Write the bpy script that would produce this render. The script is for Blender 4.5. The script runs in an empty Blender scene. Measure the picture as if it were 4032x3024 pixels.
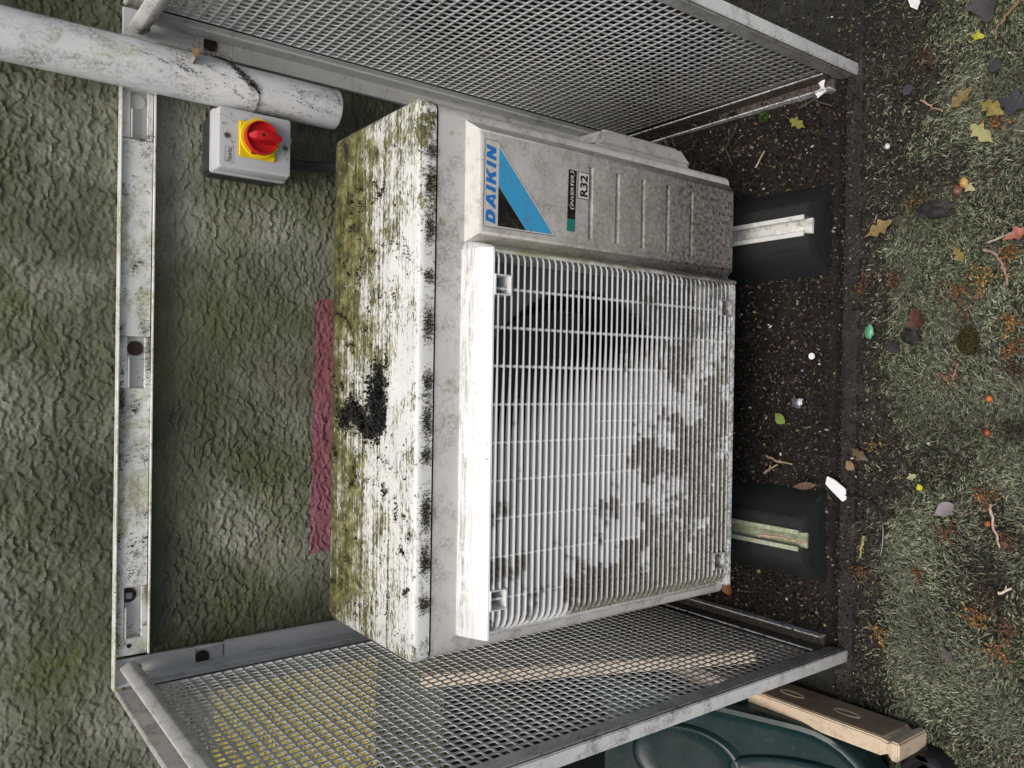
import bpy, bmesh, math, random
import numpy as np
from mathutils import Matrix, Vector

random.seed(7)
rng = np.random.default_rng(7)
S = bpy.context.scene
COL = S.collection

# ------------------------------------------------------------------ camera
cam_d = bpy.data.cameras.new('camera')
cam_d.sensor_fit = 'HORIZONTAL'; cam_d.sensor_width = 36.0
cam_d.lens = 3145.387 / 4032 * 36.0
cam_d.clip_start = 0.02; cam_d.clip_end = 500
cam = bpy.data.objects.new('camera', cam_d); COL.objects.link(cam)
RR = ((0.01576562337, -0.60246576760, -0.79798892),
      (0.99985705831, 0.01437460748, 0.00890132681),
      (0.00610803396, -0.79801526899, 0.60260627477))
CAM = (0.0040443, -1.1667972, 1.1333436)
m = Matrix.Identity(4)
for c in range(3):
    for r in range(3):
        m[r][c] = RR[c][r]
    m[c][3] = CAM[c]
cam.matrix_world = m
S.camera = cam

# ------------------------------------------------------------------ light
SUN_EL, SUN_AZ = math.radians(66), math.radians(-22)      # azimuth from -y (in front of the wall) towards +x
w = bpy.data.worlds.new('World'); S.world = w; w.use_nodes = True
nt = w.node_tree
bg = nt.nodes['Background']
sky = nt.nodes.new('ShaderNodeTexSky'); sky.sky_type = 'NISHITA'; sky.sun_disc = False
sky.sun_elevation = SUN_EL; sky.sun_rotation = math.pi - SUN_AZ
sky.air_density = 1.0; sky.dust_density = 4.0; sky.ozone_density = 1.0
nt.links.new(sky.outputs[0], bg.inputs[0]); bg.inputs[1].default_value = 0.065
sd = bpy.data.lights.new('sun', 'SUN'); sd.energy = 1.5; sd.angle = math.radians(32); sd.color = (1.0, .95, .88)
so = bpy.data.objects.new('sun', sd); COL.objects.link(so)
sv = Vector((math.sin(SUN_AZ) * math.cos(SUN_EL), -math.cos(SUN_AZ) * math.cos(SUN_EL), math.sin(SUN_EL)))
so.rotation_euler = sv.to_track_quat('Z', 'Y').to_euler(); so.location = sv * 6
S.view_settings.view_transform = 'Standard'; S.view_settings.look = 'None'
S.view_settings.exposure = 0.72; S.view_settings.gamma = 1.0; S.view_settings.use_curve_mapping = False
S.render.resolution_x = 1024; S.render.resolution_y = 768
S.render.engine = 'CYCLES'

# ------------------------------------------------------------------ material helper
class NT:
    def __init__(self, name):
        self.m = bpy.data.materials.new(name); self.m.use_nodes = True
        self.t = self.m.node_tree
        self.b = self.t.nodes['Principled BSDF']
        self.o = self.t.nodes['Material Output']
    def put(self, sock, v):
        if isinstance(v, bpy.types.NodeSocket): self.t.links.new(v, sock)
        elif v is not None:
            if isinstance(v, (tuple, list)) and len(v) == 3 and sock.type == 'RGBA': v = (*v, 1)
            sock.default_value = v
    def n(self, typ, **props):
        nd = self.t.nodes.new(typ)
        for k, v in props.items(): setattr(nd, k, v)
        return nd
    def pos(self, off=(0, 0, 0), scale=(1, 1, 1)):
        tc = self.n('ShaderNodeTexCoord').outputs['Object']
        mp = self.n('ShaderNodeMapping'); self.put(mp.inputs[0], tc)
        mp.inputs['Location'].default_value = off; mp.inputs['Scale'].default_value = scale
        return mp.outputs[0]
    def xyz(self, v):
        s = self.n('ShaderNodeSeparateXYZ'); self.put(s.inputs[0], v); return s.outputs
    def noise(self, v, scale, detail=4, rough=.55, dist=0.0):
        nd = self.n('ShaderNodeTexNoise'); self.put(nd.inputs['Vector'], v)
        nd.inputs['Scale'].default_value = scale; nd.inputs['Detail'].default_value = detail
        nd.inputs['Roughness'].default_value = rough; nd.inputs['Distortion'].default_value = dist
        return nd.outputs['Fac']
    def voro(self, v, scale, feature='F1', out='Distance'):
        nd = self.n('ShaderNodeTexVoronoi', feature=feature); self.put(nd.inputs['Vector'], v)
        nd.inputs['Scale'].default_value = scale
        return nd.outputs[out]
    def mr(self, f, a, b, c=0., d=1., smooth=False):
        nd = self.n('ShaderNodeMapRange'); nd.clamp = True
        if smooth: nd.interpolation_type = 'SMOOTHSTEP'
        self.put(nd.inputs[0], f)
        for i, v in zip((1, 2, 3, 4), (a, b, c, d)): self.put(nd.inputs[i], v)
        return nd.outputs[0]
    def ma(self, op, a, b=0.0):
        nd = self.n('ShaderNodeMath', operation=op); self.put(nd.inputs[0], a); self.put(nd.inputs[1], b)
        return nd.outputs[0]
    def mix(self, f, a, b):
        nd = self.n('ShaderNodeMix', data_type='RGBA')
        self.put(nd.inputs[0], f); self.put(nd.inputs[6], a); self.put(nd.inputs[7], b)
        return nd.outputs[2]
    def ramp(self, f, stops, const=False):
        nd = self.n('ShaderNodeValToRGB'); cr = nd.color_ramp
        if const: cr.interpolation = 'CONSTANT'
        while len(cr.elements) < len(stops): cr.elements.new(.5)
        for e, (p, c) in zip(cr.elements, stops): e.position = p; e.color = (*c, 1)
        self.put(nd.inputs[0], f); return nd.outputs[0]
    def island(self): return self.n('ShaderNodeNewGeometry').outputs['Random Per Island']
    def bump(self, h, strength=.5, dist=.002, normal=None):
        nd = self.n('ShaderNodeBump'); self.put(nd.inputs['Height'], h)
        nd.inputs['Strength'].default_value = strength; nd.inputs['Distance'].default_value = dist
        if normal is not None: self.put(nd.inputs['Normal'], normal)
        return nd.outputs[0]
    def done(self, col, rough=.5, normal=None, spec=None, metal=None, sss=None):
        self.put(self.b.inputs['Base Color'], col); self.put(self.b.inputs['Roughness'], rough)
        if normal is not None: self.put(self.b.inputs['Normal'], normal)
        if spec is not None: self.b.inputs['Specular IOR Level'].default_value = spec
        if metal is not None: self.b.inputs['Metallic'].default_value = metal
        return self.m

def plain(name, col, rough=.5, var=.25, scale=60, spec=.4, bump=0.0, metal=0.0):
    k = NT(name); p = k.pos()
    f = k.noise(p, scale, 5)
    c = k.mix(k.mr(f, .3, .7), tuple(x * (1 - var) for x in col), tuple(min(1, x * (1 + var)) for x in col))
    nm = k.bump(k.noise(p, scale * 4, 4), bump, .001) if bump else None
    return k.done(c, rough, nm, spec, metal)

def painted(name, off=(0, 0, 0), base=(.70, .70, .68), grime=.5, algae=.3, specks=.5, rough=.42, grime_col=(.10, .09, .07), algae_col=(.20, .20, .06), brown_low=None, stretch=(1, 1, 1), stretch_scale=30, dirtz=None):
    """weathered white paint: faint clouding, grime film, algae blotches, black specks"""
    k = NT(name); p = k.pos(off)
    cloud = k.noise(p, 9, 5, .6)
    c = k.mix(k.mr(cloud, .35, .7), base, tuple(x * .86 for x in base))
    fine = k.noise(p, 260, 4, .7)
    med = k.noise(k.pos(off, stretch), stretch_scale, 6, .68, .3)
    g = k.ma('MULTIPLY', k.mr(med, .62 - .22 * grime, .70 - .1 * grime), k.mr(fine, .38, .62))
    c = k.mix(k.ma('MULTIPLY', g, .75), c, grime_col)
    a = k.ma('MULTIPLY', k.mr(k.noise(p, 17, 6, .65, .5), .66 - .25 * algae, .72 - .2 * algae), k.mr(k.noise(p, 190, 5, .7), .36, .6))
    c = k.mix(k.ma('MULTIPLY', a, .8 if algae > 0 else 0), c, algae_col)
    sp = k.ma('MULTIPLY', k.mr(k.noise(p, 150, 5, .75), .735 - .1 * specks, .755 - .1 * specks), 1.0)
    c = k.mix(sp, c, (.018, .015, .011))
    if dirtz is not None:                                   # grime that has built up low on the panel
        z = k.xyz(p)[2]
        d = k.mr(k.ma('ADD', z, k.ma('MULTIPLY', k.ma('SUBTRACT', k.noise(p, 22, 6, .7), .5), .22)), dirtz[0], dirtz[1])
        d = k.ma('MULTIPLY', d, k.mr(k.noise(p, 170, 6, .8), .30, .60, .35, 1))
        c = k.mix(k.ma('MULTIPLY', k.mr(d, 0, .5), dirtz[2] * .40), c, (.17, .14, .11))
        c = k.mix(k.ma('MULTIPLY', k.ma('POWER', d, 1.6), dirtz[2]), c, (.036, .026, .018))
    nm = k.bump(k.noise(p, 300, 3), .12, .0006)
    return k.done(c, k.mr(g, 0, 1, rough, .8), nm, .4)

# ------------------------------------------------------------------ object helpers
def tag(o, label=None, cat=None, group=None, kind=None):
    if label: o['label'] = label
    if cat: o['category'] = cat
    if group: o['group'] = group
    if kind: o['kind'] = kind
    return o
def empty(name, loc, label=None, cat=None, group=None):
    o = bpy.data.objects.new(name, None); o.location = loc; o.empty_display_size = .05
    COL.objects.link(o); return tag(o, label, cat, group)
def rootloc(o):
    v = Vector((0, 0, 0))
    while o is not None: v += o.location; o = o.parent
    return v
def link(name, me, mat, parent=None, loc=None):
    o = bpy.data.objects.new(name, me); COL.objects.link(o)
    if mat is not None and not me.materials: me.materials.append(mat)
    if parent is not None: o.parent = parent
    if loc is not None: o.location = loc
    return o
def smooth(me, ang=35):
    me.polygons.foreach_set('use_smooth', np.ones(len(me.polygons), dtype=bool))
    me.set_sharp_from_angle(angle=math.radians(ang))

class MB:
    """collects geometry in world coordinates; build() links it as ONE mesh object"""
    def __init__(self): self.v = []; self.f = []
    def add(self, vs, fs):
        n = len(self.v); self.v += [tuple(p) for p in vs]; self.f += [tuple(i + n for i in f) for f in fs]; return self
    def box(self, x0, x1, y0, y1, z0, z1):
        if x0 > x1: x0, x1 = x1, x0
        if y0 > y1: y0, y1 = y1, y0
        if z0 > z1: z0, z1 = z1, z0
        return self.add([(x0, y0, z0), (x1, y0, z0), (x1, y1, z0), (x0, y1, z0), (x0, y0, z1), (x1, y0, z1), (x1, y1, z1), (x0, y1, z1)],
                        [(0, 3, 2, 1), (4, 5, 6, 7), (0, 1, 5, 4), (1, 2, 6, 5), (2, 3, 7, 6), (3, 0, 4, 7)])
    def loft(self, loops, cap0=True, cap1=True, closed=True):
        n = len(loops[0]); vs = [p for l in loops for p in l]; fs = []
        for i in range(len(loops) - 1):
            for j in range(n if closed else n - 1):
                a, b = i * n + j, i * n + (j + 1) % n
                fs.append((a, b, b + n, a + n))
        if cap0: fs.append(tuple(range(n - 1, -1, -1)))
        if cap1: fs.append(tuple(range((len(loops) - 1) * n, len(loops) * n)))
        return self.add(vs, fs)
    def tube(self, pts, r, n=6, caps=True):
        pts = [Vector(p) for p in pts]
        rs = r if isinstance(r, (list, tuple)) else [r] * len(pts)
        loops = []; ref = None
        for i, p in enumerate(pts):
            d = (pts[min(i + 1, len(pts) - 1)] - pts[max(i - 1, 0)])
            d = d.normalized() if d.length > 1e-9 else Vector((0, 0, 1))
            if ref is None: ref = d.orthogonal().normalized()
            u = (ref - d * ref.dot(d)).normalized(); ref = u; v = d.cross(u)
            loops.append([tuple(p + (u * math.cos(2 * math.pi * k / n) + v * math.sin(2 * math.pi * k / n)) * rs[i]) for k in range(n)])
        return self.loft(loops, caps, caps)
    def disc(self, c, r, axis, t, n=24, r2=None):
        """short cylinder of thickness t along axis ('x','y','z') starting at c"""
        r2 = r if r2 is None else r2
        def P(a, rr, o):
            u, v = rr * math.cos(a), rr * math.sin(a)
            return {'y': (c[0] + u, c[1] + o, c[2] + v), 'z': (c[0] + u, c[1] + v, c[2] + o), 'x': (c[0] + o, c[1] + u, c[2] + v)}[axis]
        A = [2 * math.pi * k / n for k in range(n)]
        return self.loft([[P(a, r, 0) for a in A], [P(a, r2, t) for a in A]])
    def mesh(self, name, origin=(0, 0, 0), bevel=0, seg=2, ang=35, fix=True):
        me = bpy.data.meshes.new(name)
        o = Vector(origin)
        me.from_pydata([tuple(Vector(p) - o) for p in self.v], [], self.f); me.update()
        if bevel or fix:
            bm = bmesh.new(); bm.from_mesh(me)
            if bevel:
                bmesh.ops.remove_doubles(bm, verts=bm.verts, dist=1e-5)
                es = [e for e in bm.edges if len(e.link_faces) == 2 and e.calc_face_angle(0) > .5]
                bmesh.ops.bevel(bm, geom=es, offset=bevel, segments=seg, affect='EDGES', clamp_overlap=True)
            bmesh.ops.recalc_face_normals(bm, faces=bm.faces)
            bm.to_mesh(me); bm.free()
        smooth(me, ang)
        return me
    def build(self, name, mat, parent=None, bevel=0, seg=2, ang=35, fix=True):
        return link(name, self.mesh(name, rootloc(parent) if parent else (0, 0, 0), bevel, seg, ang, fix), mat, parent)
    def thing(self, name, mat, loc, label, cat, group=None, bevel=0, ang=35):
        o = link(name, self.mesh(name, loc, bevel, 2, ang), mat, None, loc)
        return tag(o, label, cat, group)

def arr_mesh(name, V, F):
    """V (n,3), F list of int arrays (k,3|4)"""
    me = bpy.data.meshes.new(name)
    me.vertices.add(len(V)); me.vertices.foreach_set('co', np.ascontiguousarray(V, dtype=np.float32).ravel())
    idx = np.concatenate([f.ravel() for f in F]).astype(np.int32)
    tot = np.concatenate([np.full(len(f), f.shape[1]) for f in F]).astype(np.int32)
    st = np.concatenate([[0], np.cumsum(tot)[:-1]]).astype(np.int32)
    me.loops.add(len(idx)); me.loops.foreach_set('vertex_index', idx)
    me.polygons.add(len(tot)); me.polygons.foreach_set('loop_start', st)
    me.update(calc_edges=True); me.validate()
    return me

_vn = {}
def vnoise(x, y, cell, seed=0):
    """smooth value noise on numpy arrays, 0..1"""
    if seed not in _vn: _vn[seed] = np.random.default_rng(seed + 100).random((256, 256))
    T = _vn[seed]; u, v = x / cell, y / cell
    i, j = np.floor(u).astype(int), np.floor(v).astype(int); fu, fv = u - i, v - j
    fu = fu * fu * (3 - 2 * fu); fv = fv * fv * (3 - 2 * fv)
    g = lambda a, b: T[a % 256, b % 256]
    return (g(i, j) * (1 - fu) + g(i + 1, j) * fu) * (1 - fv) + (g(i, j + 1) * (1 - fu) + g(i + 1, j + 1) * fu) * fv
def fbm(x, y, cell, o=4, seed=0):
    s = 0; a = 1; t = 0
    for k in range(o): s = s + a * vnoise(x, y, cell / 2 ** k, seed + k); t += a; a *= .5
    return s / t
def flakes(x, z, cx, cz, seed):
    """scale-like overlapping paint flakes: plane of the nearest cell"""
    R = np.random.default_rng(seed); N = 512
    jx, jz, of, tx, tz = (R.random((N, N)) for _ in range(5))
    u, v = x / cx, z / cz; i, j = np.floor(u).astype(int), np.floor(v).astype(int)
    best = np.full(x.shape, 9e9); h = np.zeros(x.shape)
    for di in (-1, 0, 1):
        for dj in (-1, 0, 1):
            a, b = (i + di) % N, (j + dj) % N
            px, pz = i + di + .1 + .8 * jx[a, b], j + dj + .1 + .8 * jz[a, b]
            d = (u - px) ** 2 + (v - pz) ** 2; k = d < best
            best = np.where(k, d, best)
            hh = (of[a, b] - .5) + (u - px) * (tx[a, b] - .5) * 1.2 - (v - pz) * (.35 + .8 * tz[a, b])
            h = np.where(k, hh, h)
    return h

def chips(n, xs, ys, zs, size, asp=(1, 3), tilt=.6, bend=.4):
    """n small bent slivers at given points -> V,F arrays"""
    L = rng.uniform(size[0], size[1], n) * .5; W = L / rng.uniform(asp[0], asp[1], n)
    a = rng.uniform(0, 2 * np.pi, n); t1 = rng.normal(0, tilt, n); t2 = rng.normal(0, tilt, n)
    ux, uy, uz = np.cos(a) * np.cos(t1), np.sin(a) * np.cos(t1), np.sin(t1)
    vx, vy, vz = -np.sin(a) * np.cos(t2), np.cos(a) * np.cos(t2), np.sin(t2)
    C = np.stack([xs, ys, zs], 1); U = np.stack([ux, uy, uz], 1) * L[:, None]; Vv = np.stack([vx, vy, vz], 1) * W[:, None]
    Z = np.zeros((n, 3)); Z[:, 2] = bend * W
    j = lambda: rng.uniform(.6, 1.1, (n, 1))
    P = np.stack([C - U * j(), C - Vv * j() + Z, C + U * j(), C + Vv * j() - Z * .3], 1).reshape(-1, 3)
    F = (np.arange(n)[:, None] * 4 + np.array([[0, 1, 2, 3]]))
    F3 = np.concatenate([F[:, [0, 1, 2]], F[:, [0, 2, 3]]])
    return P, [F3]

# ================================================================== SETTING
# ---- wall material: olive grey masonry paint
def wall_mat(name, stops, algae=True, grime=.0):
    k = NT(name); p = k.pos()
    big = k.noise(p, 3.2, 5, .6, .4)
    c = k.ramp(big, stops)
    if algae:
        g = k.ma('MULTIPLY', k.mr(k.noise(k.pos((3.1, 0, 1.7)), 4.5, 5, .6, .6), .48, .66), k.mr(k.noise(p, 120, 4, .7), .25, .65))
        c = k.mix(k.ma('MULTIPLY', g, .85), c, (.115, .125, .018))
        b = k.mr(k.noise(k.pos((7.3, 0, 4.2)), 3.4, 5, .6, .5), .60, .72)
        c = k.mix(k.ma('MULTIPLY', b, .55), c, (.085, .068, .035))
    d = k.ma('MULTIPLY', k.mr(k.noise(k.pos((1.3, 0, 9.2)), 6, 6, .7, .5), .5, .68), k.mr(k.noise(p, 150, 5, .75), .36, .62))
    c = k.mix(k.ma('MULTIPLY', d, .55 + grime), c, (.016, .018, .012))
    c = k.mix(k.mr(k.noise(p, 420, 3), .3, .75), c, k.mix(.35, c, (.02, .02, .015)))
    nm = k.bump(k.noise(p, 330, 5, .7), .55, .0014)
    return k.done(c, .62, nm, .35)
M_wall = wall_mat('wall_paint', [(.34, (.065, .074, .044)), (.5, (.145, .155, .098)), (.64, (.34, .34, .265))])
M_pink = wall_mat('pink_paint', [(.35, (.22, .080, .095)), (.65, (.40, .16, .19))], False, .25)
M_yellow = wall_mat('yellow_paint', [(.35, (.50, .42, .10)), (.65, (.62, .54, .16))], False, -.2)

XA, XB, ZA, ZB = -0.80, 0.80, 0.26, 1.24
nx, nz = 960, 588
gx, gz = np.linspace(XA, XB, nx), np.linspace(ZA, ZB, nz)
X, Z = np.meshgrid(gx, gz, indexing='ij')
wx = X + .0075 * (fbm(X, Z, .012, 3, 1) - .5) * 2 + .35 * Z
wz = Z + .0075 * (fbm(X, Z, .012, 3, 5) - .5) * 2
amp = .55 + .9 * fbm(X, Z, .16, 3, 15)
H = .0016 * amp * flakes(wx, wz, .0115, .0080, 3) + .0011 * amp * flakes(wx * .9 + .3, wz + .1, .0068, .0056, 4)
H += .0010 * (fbm(X, Z, .02, 4, 9) - .5) + .006 * (vnoise(X, Z, .25, 12) - .5)
edge = np.minimum.reduce([X - XA, XB - X, Z - ZA, ZB - Z]); H *= np.clip(edge / .04, 0, 1)
V = np.stack([X.ravel(), -H.ravel() + .003, Z.ravel()], 1)
V[:, 1] = np.minimum(V[:, 1], .012)
ii, jj = np.meshgrid(np.arange(nx - 1), np.arange(nz - 1), indexing='ij')
q = np.stack([ii * nz + jj, (ii + 1) * nz + jj, (ii + 1) * nz + jj + 1, ii * nz + jj + 1], -1).reshape(-1, 4)
xc = (gx[:-1, None] + gx[1:, None]) / 2 + 0 * gz[None, :-1]; zc = 0 * xc + (gz[None, :-1] + gz[None, 1:]) / 2
rag = .006 * (fbm(xc, zc, .012, 3, 21) - .5)
pink = ((xc + rag > -.2700) & (xc + rag < .1245) & (zc + rag * .8 > .556) & (zc + rag * .8 < .6335 + .012 * np.clip(-xc, 0, .3))).ravel()
yel = ((xc + rag < -.4515) & (zc + rag > .517) & (zc + rag < .7785)).ravel()
def sub(mask):
    f = q[mask]; u, inv = np.unique(f, return_inverse=True); return V[u], [inv.reshape(-1, 4)]
base_v, base_f = sub(~(pink | yel))
nb = len(base_v)
def far(x0, x1, z0, z1): return np.array([[x0, .003, z0], [x1, .003, z0], [x1, .003, z1], [x0, .003, z1]])
rim = np.concatenate([far(-5, 5, -.2, ZA), far(-5, 5, ZB, 3.0), far(-5, XA, ZA, ZB), far(XB, 5, ZA, ZB)])
bk = np.array([[-5, .25, -.2], [5, .25, -.2], [5, .25, 3.0], [-5, .25, 3.0], [-5, .003, -.2], [5, .003, -.2], [5, .003, 3.0], [-5, .003, 3.0]])
fb = np.array([[1, 0, 3, 2], [7, 6, 2, 3], [4, 7, 3, 0], [5, 1, 2, 6]]) + nb + 16
me = arr_mesh('wall', np.concatenate([base_v, rim, bk]), [base_f[0], np.arange(16).reshape(4, 4) + nb, fb])
smooth(me, 60)
wall = tag(link('wall', me, M_wall), 'olive green masonry wall with rough flaking paint behind the caged unit', 'wall')
for nm_, mk, mt_, lb in (('paint_stripe', pink, M_pink, 'pink painted stripe'), ('paint_patch', yel, M_yellow, 'yellow painted square')):
    v_, f_ = sub(mk); me = arr_mesh(nm_, v_, f_); smooth(me, 60)
    tag(link(nm_, me, mt_, wall), lb)

# ---- ground, slab, kerb
def soil_mat(name, cols, bumpd=.004, rough=.75):
    k = NT(name); p = k.pos()
    c = k.ramp(k.noise(p, 55, 6, .75, .4), cols)
    c = k.mix(k.mr(k.noise(p, 7, 4), .4, .65), c, k.mix(.5, c, (.012, .010, .008)))
    sp = k.mr(k.voro(p, 210), .10, .05)
    c = k.mix(k.ma('MULTIPLY', sp, k.mr(k.noise(p, 90, 2), .58, .62)), c, (.20, .19, .16))
    nm = k.bump(k.noise(p, 140, 6, .8), .9, bumpd)
    return k.done(c, k.mr(k.noise(p, 35, 4), .3, .7, rough - .25, rough + .15), nm, .3)
M_soil = soil_mat('soil', [(.3, (.005, .004, .003)), (.5, (.012, .009, .007)), (.72, (.028, .021, .015))])
M_ground = soil_mat('turf_backing', [(.3, (.014, .013, .011)), (.5, (.030, .029, .023)), (.7, (.055, .052, .040))], .003)
M_kerb = soil_mat('kerb_concrete', [(.3, (.014, .0125, .012)), (.5, (.028, .026, .025)), (.7, (.055, .051, .048))], .002)

def sheet(name, x0, x1, y0, y1, step, zf, mat, kind='structure'):
    a, b = int((x1 - x0) / step) + 1, int((y1 - y0) / step) + 1
    X, Y = np.meshgrid(np.linspace(x0, x1, a), np.linspace(y0, y1, b), indexing='ij')
    V = np.stack([X.ravel(), Y.ravel(), zf(X, Y).ravel()], 1)
    i, j = np.meshgrid(np.arange(a - 1), np.arange(b - 1), indexing='ij')
    f = np.stack([i * b + j, (i + 1) * b + j, (i + 1) * b + j + 1, i * b + j + 1], -1).reshape(-1, 4)
    me = arr_mesh(name, V, [f]); smooth(me, 80)
    return tag(link(name, me, mat), kind=kind)
MB().box(-40, 40, -40, 0, -.6, -.034).build('ground', M_ground); tag(bpy.data.objects['ground'], kind='structure')
def turf_z(X, Y):
    e = np.clip(np.minimum.reduce([X + 1.5, 1.5 - X, Y + 1.7, .0 - Y]) / .1, 0, 1)
    return -.0335 + e * (.0115 + .007 * fbm(X, Y, .05, 4, 31))
sheet('soil', -1.5, 1.5, -1.7, 0, .009, turf_z, M_ground)
def slab_z(X, Y):
    e = np.clip(np.minimum.reduce([X + .43, .50 - X, Y + .489 + .006 * (fbm(X, Y, .03, 3, 44) - .5), -.001 - Y]) / .008, 0, 1)
    pile = .012 * np.clip((X - .2) * 3, 0, 1) * np.clip((Y + .40) * 4, 0, 1)
    return -.022 + e * (.016 + .012 * fbm(X, Y, .03, 5, 33) + pile)
slab = sheet('slab', -.43, .50, -.489, -.001, .004, slab_z, M_soil)
def kerb_z(X, Y): return -.0125 - .02 * np.clip(1 - np.minimum(Y + .519, -.4905 - Y) / .002, 0, 1) + .003 * fbm(X, Y, .02, 4, 51)
sheet('kerb', -.9, 1.0, -.519, -.4905, .0025, kerb_z, M_kerb)

# ================================================================== GUARD CAGE
M_frame = painted('frame_paint', (0, 0, 0), (.64, .64, .62), .35, -.1, .0, .45)
M_rail = painted('rail_paint', (0, 0, 0), (.78, .78, .75), .65, .75, .75, .45, stretch=(1, 1, 2.5), stretch_scale=26, algae_col=(.34, .35, .16))
M_front = painted('stile_paint', (0, 0, 0), (.60, .59, .56), .75, -.2, .2, .5, dirtz=(.55, .0, .85))
M_flange = painted('flange_paint', (0, 0, 0), (.74, .74, .72), .55, -.1, .5, .45, dirtz=(.25, -.1, .6))
M_lip = painted('lip_paint', (0, 0, 0), (.74, .74, .71), 1.5, -.2, 1.6, .5, grime_col=(.02, .016, .012))
M_lowrail = painted('low_rail_dirt', (0, 0, 0), (.20, .18, .16), 1.0, .1, 1.5, .8, grime_col=(.03, .024, .018), dirtz=(.5, .2, .97))
M_mesh = painted('mesh_paint', (0, 0, 0), (.66, .66, .64), .2, -.4, -.5, .42, dirtz=(.40, .03, .97))
M_dark = plain('dark_hole', (.012, .011, .010), .8)
M_rust = plain('rusty_washer', (.035, .018, .010), .6, .6, 200, bump=.4)
M_steel = plain('zinc_bolt', (.35, .35, .34), .38, .3, 120, metal=.8)

cage = empty('guard_cage', (.03, -.25, 0), 'open white metal guard cage with perforated side panels, bolted to the wall', 'cage')
# wall rail with slots
slots = [(-.351, -.282), (-.0166, .0528), (.3157, .3795)]
r = MB(); x = -.3735
for a, b in slots:
    r.box(x, a, -.011, -.005, .8735, .9115); r.box(a, b, -.011, -.005, .9020, .9115); r.box(a, b, -.011, -.005, .8735, .8805); x = b
r.box(x, .3835, -.011, -.005, .8735, .9115)
r.box(-.4166, .3850, -.017, -.001, .9122, .9147); r.box(-.3745, .3840, -.016, -.001, .8702, .8727)
rail = r.build('wall_rail', M_rail, cage, bevel=.0006, seg=1)
for a, b in slots:
    MB().box(a - .004, b + .004, -.0035, -.001, .876, .908).build('slot_plate', M_frame, rail)
    MB().box(a + .001, a + (b - a) * .62, -.0135, -.0042, .8995, .9012).build('slot_tab', M_rail, rail)
for x, z, bolt in ((-.2941, .8955, 1), (.0374, .891, 0), (.3675, .8925, 0)):
    ws = MB().disc((x, -.0037, z), .0098, 'y', -.0016, 28).build('washer', M_rust if x < .3 else M_frame, rail)
    if bolt: MB().box(x - .0042, x + .0042, -.0095, -.0050, z - .0042, z + .0042).build('bolt', M_steel, rail, bevel=.001)
MB().disc((-.3605, -.0112, .8955), .0030, 'y', -.0006, 20).build('drain_hole', M_dark, rail)

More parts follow.
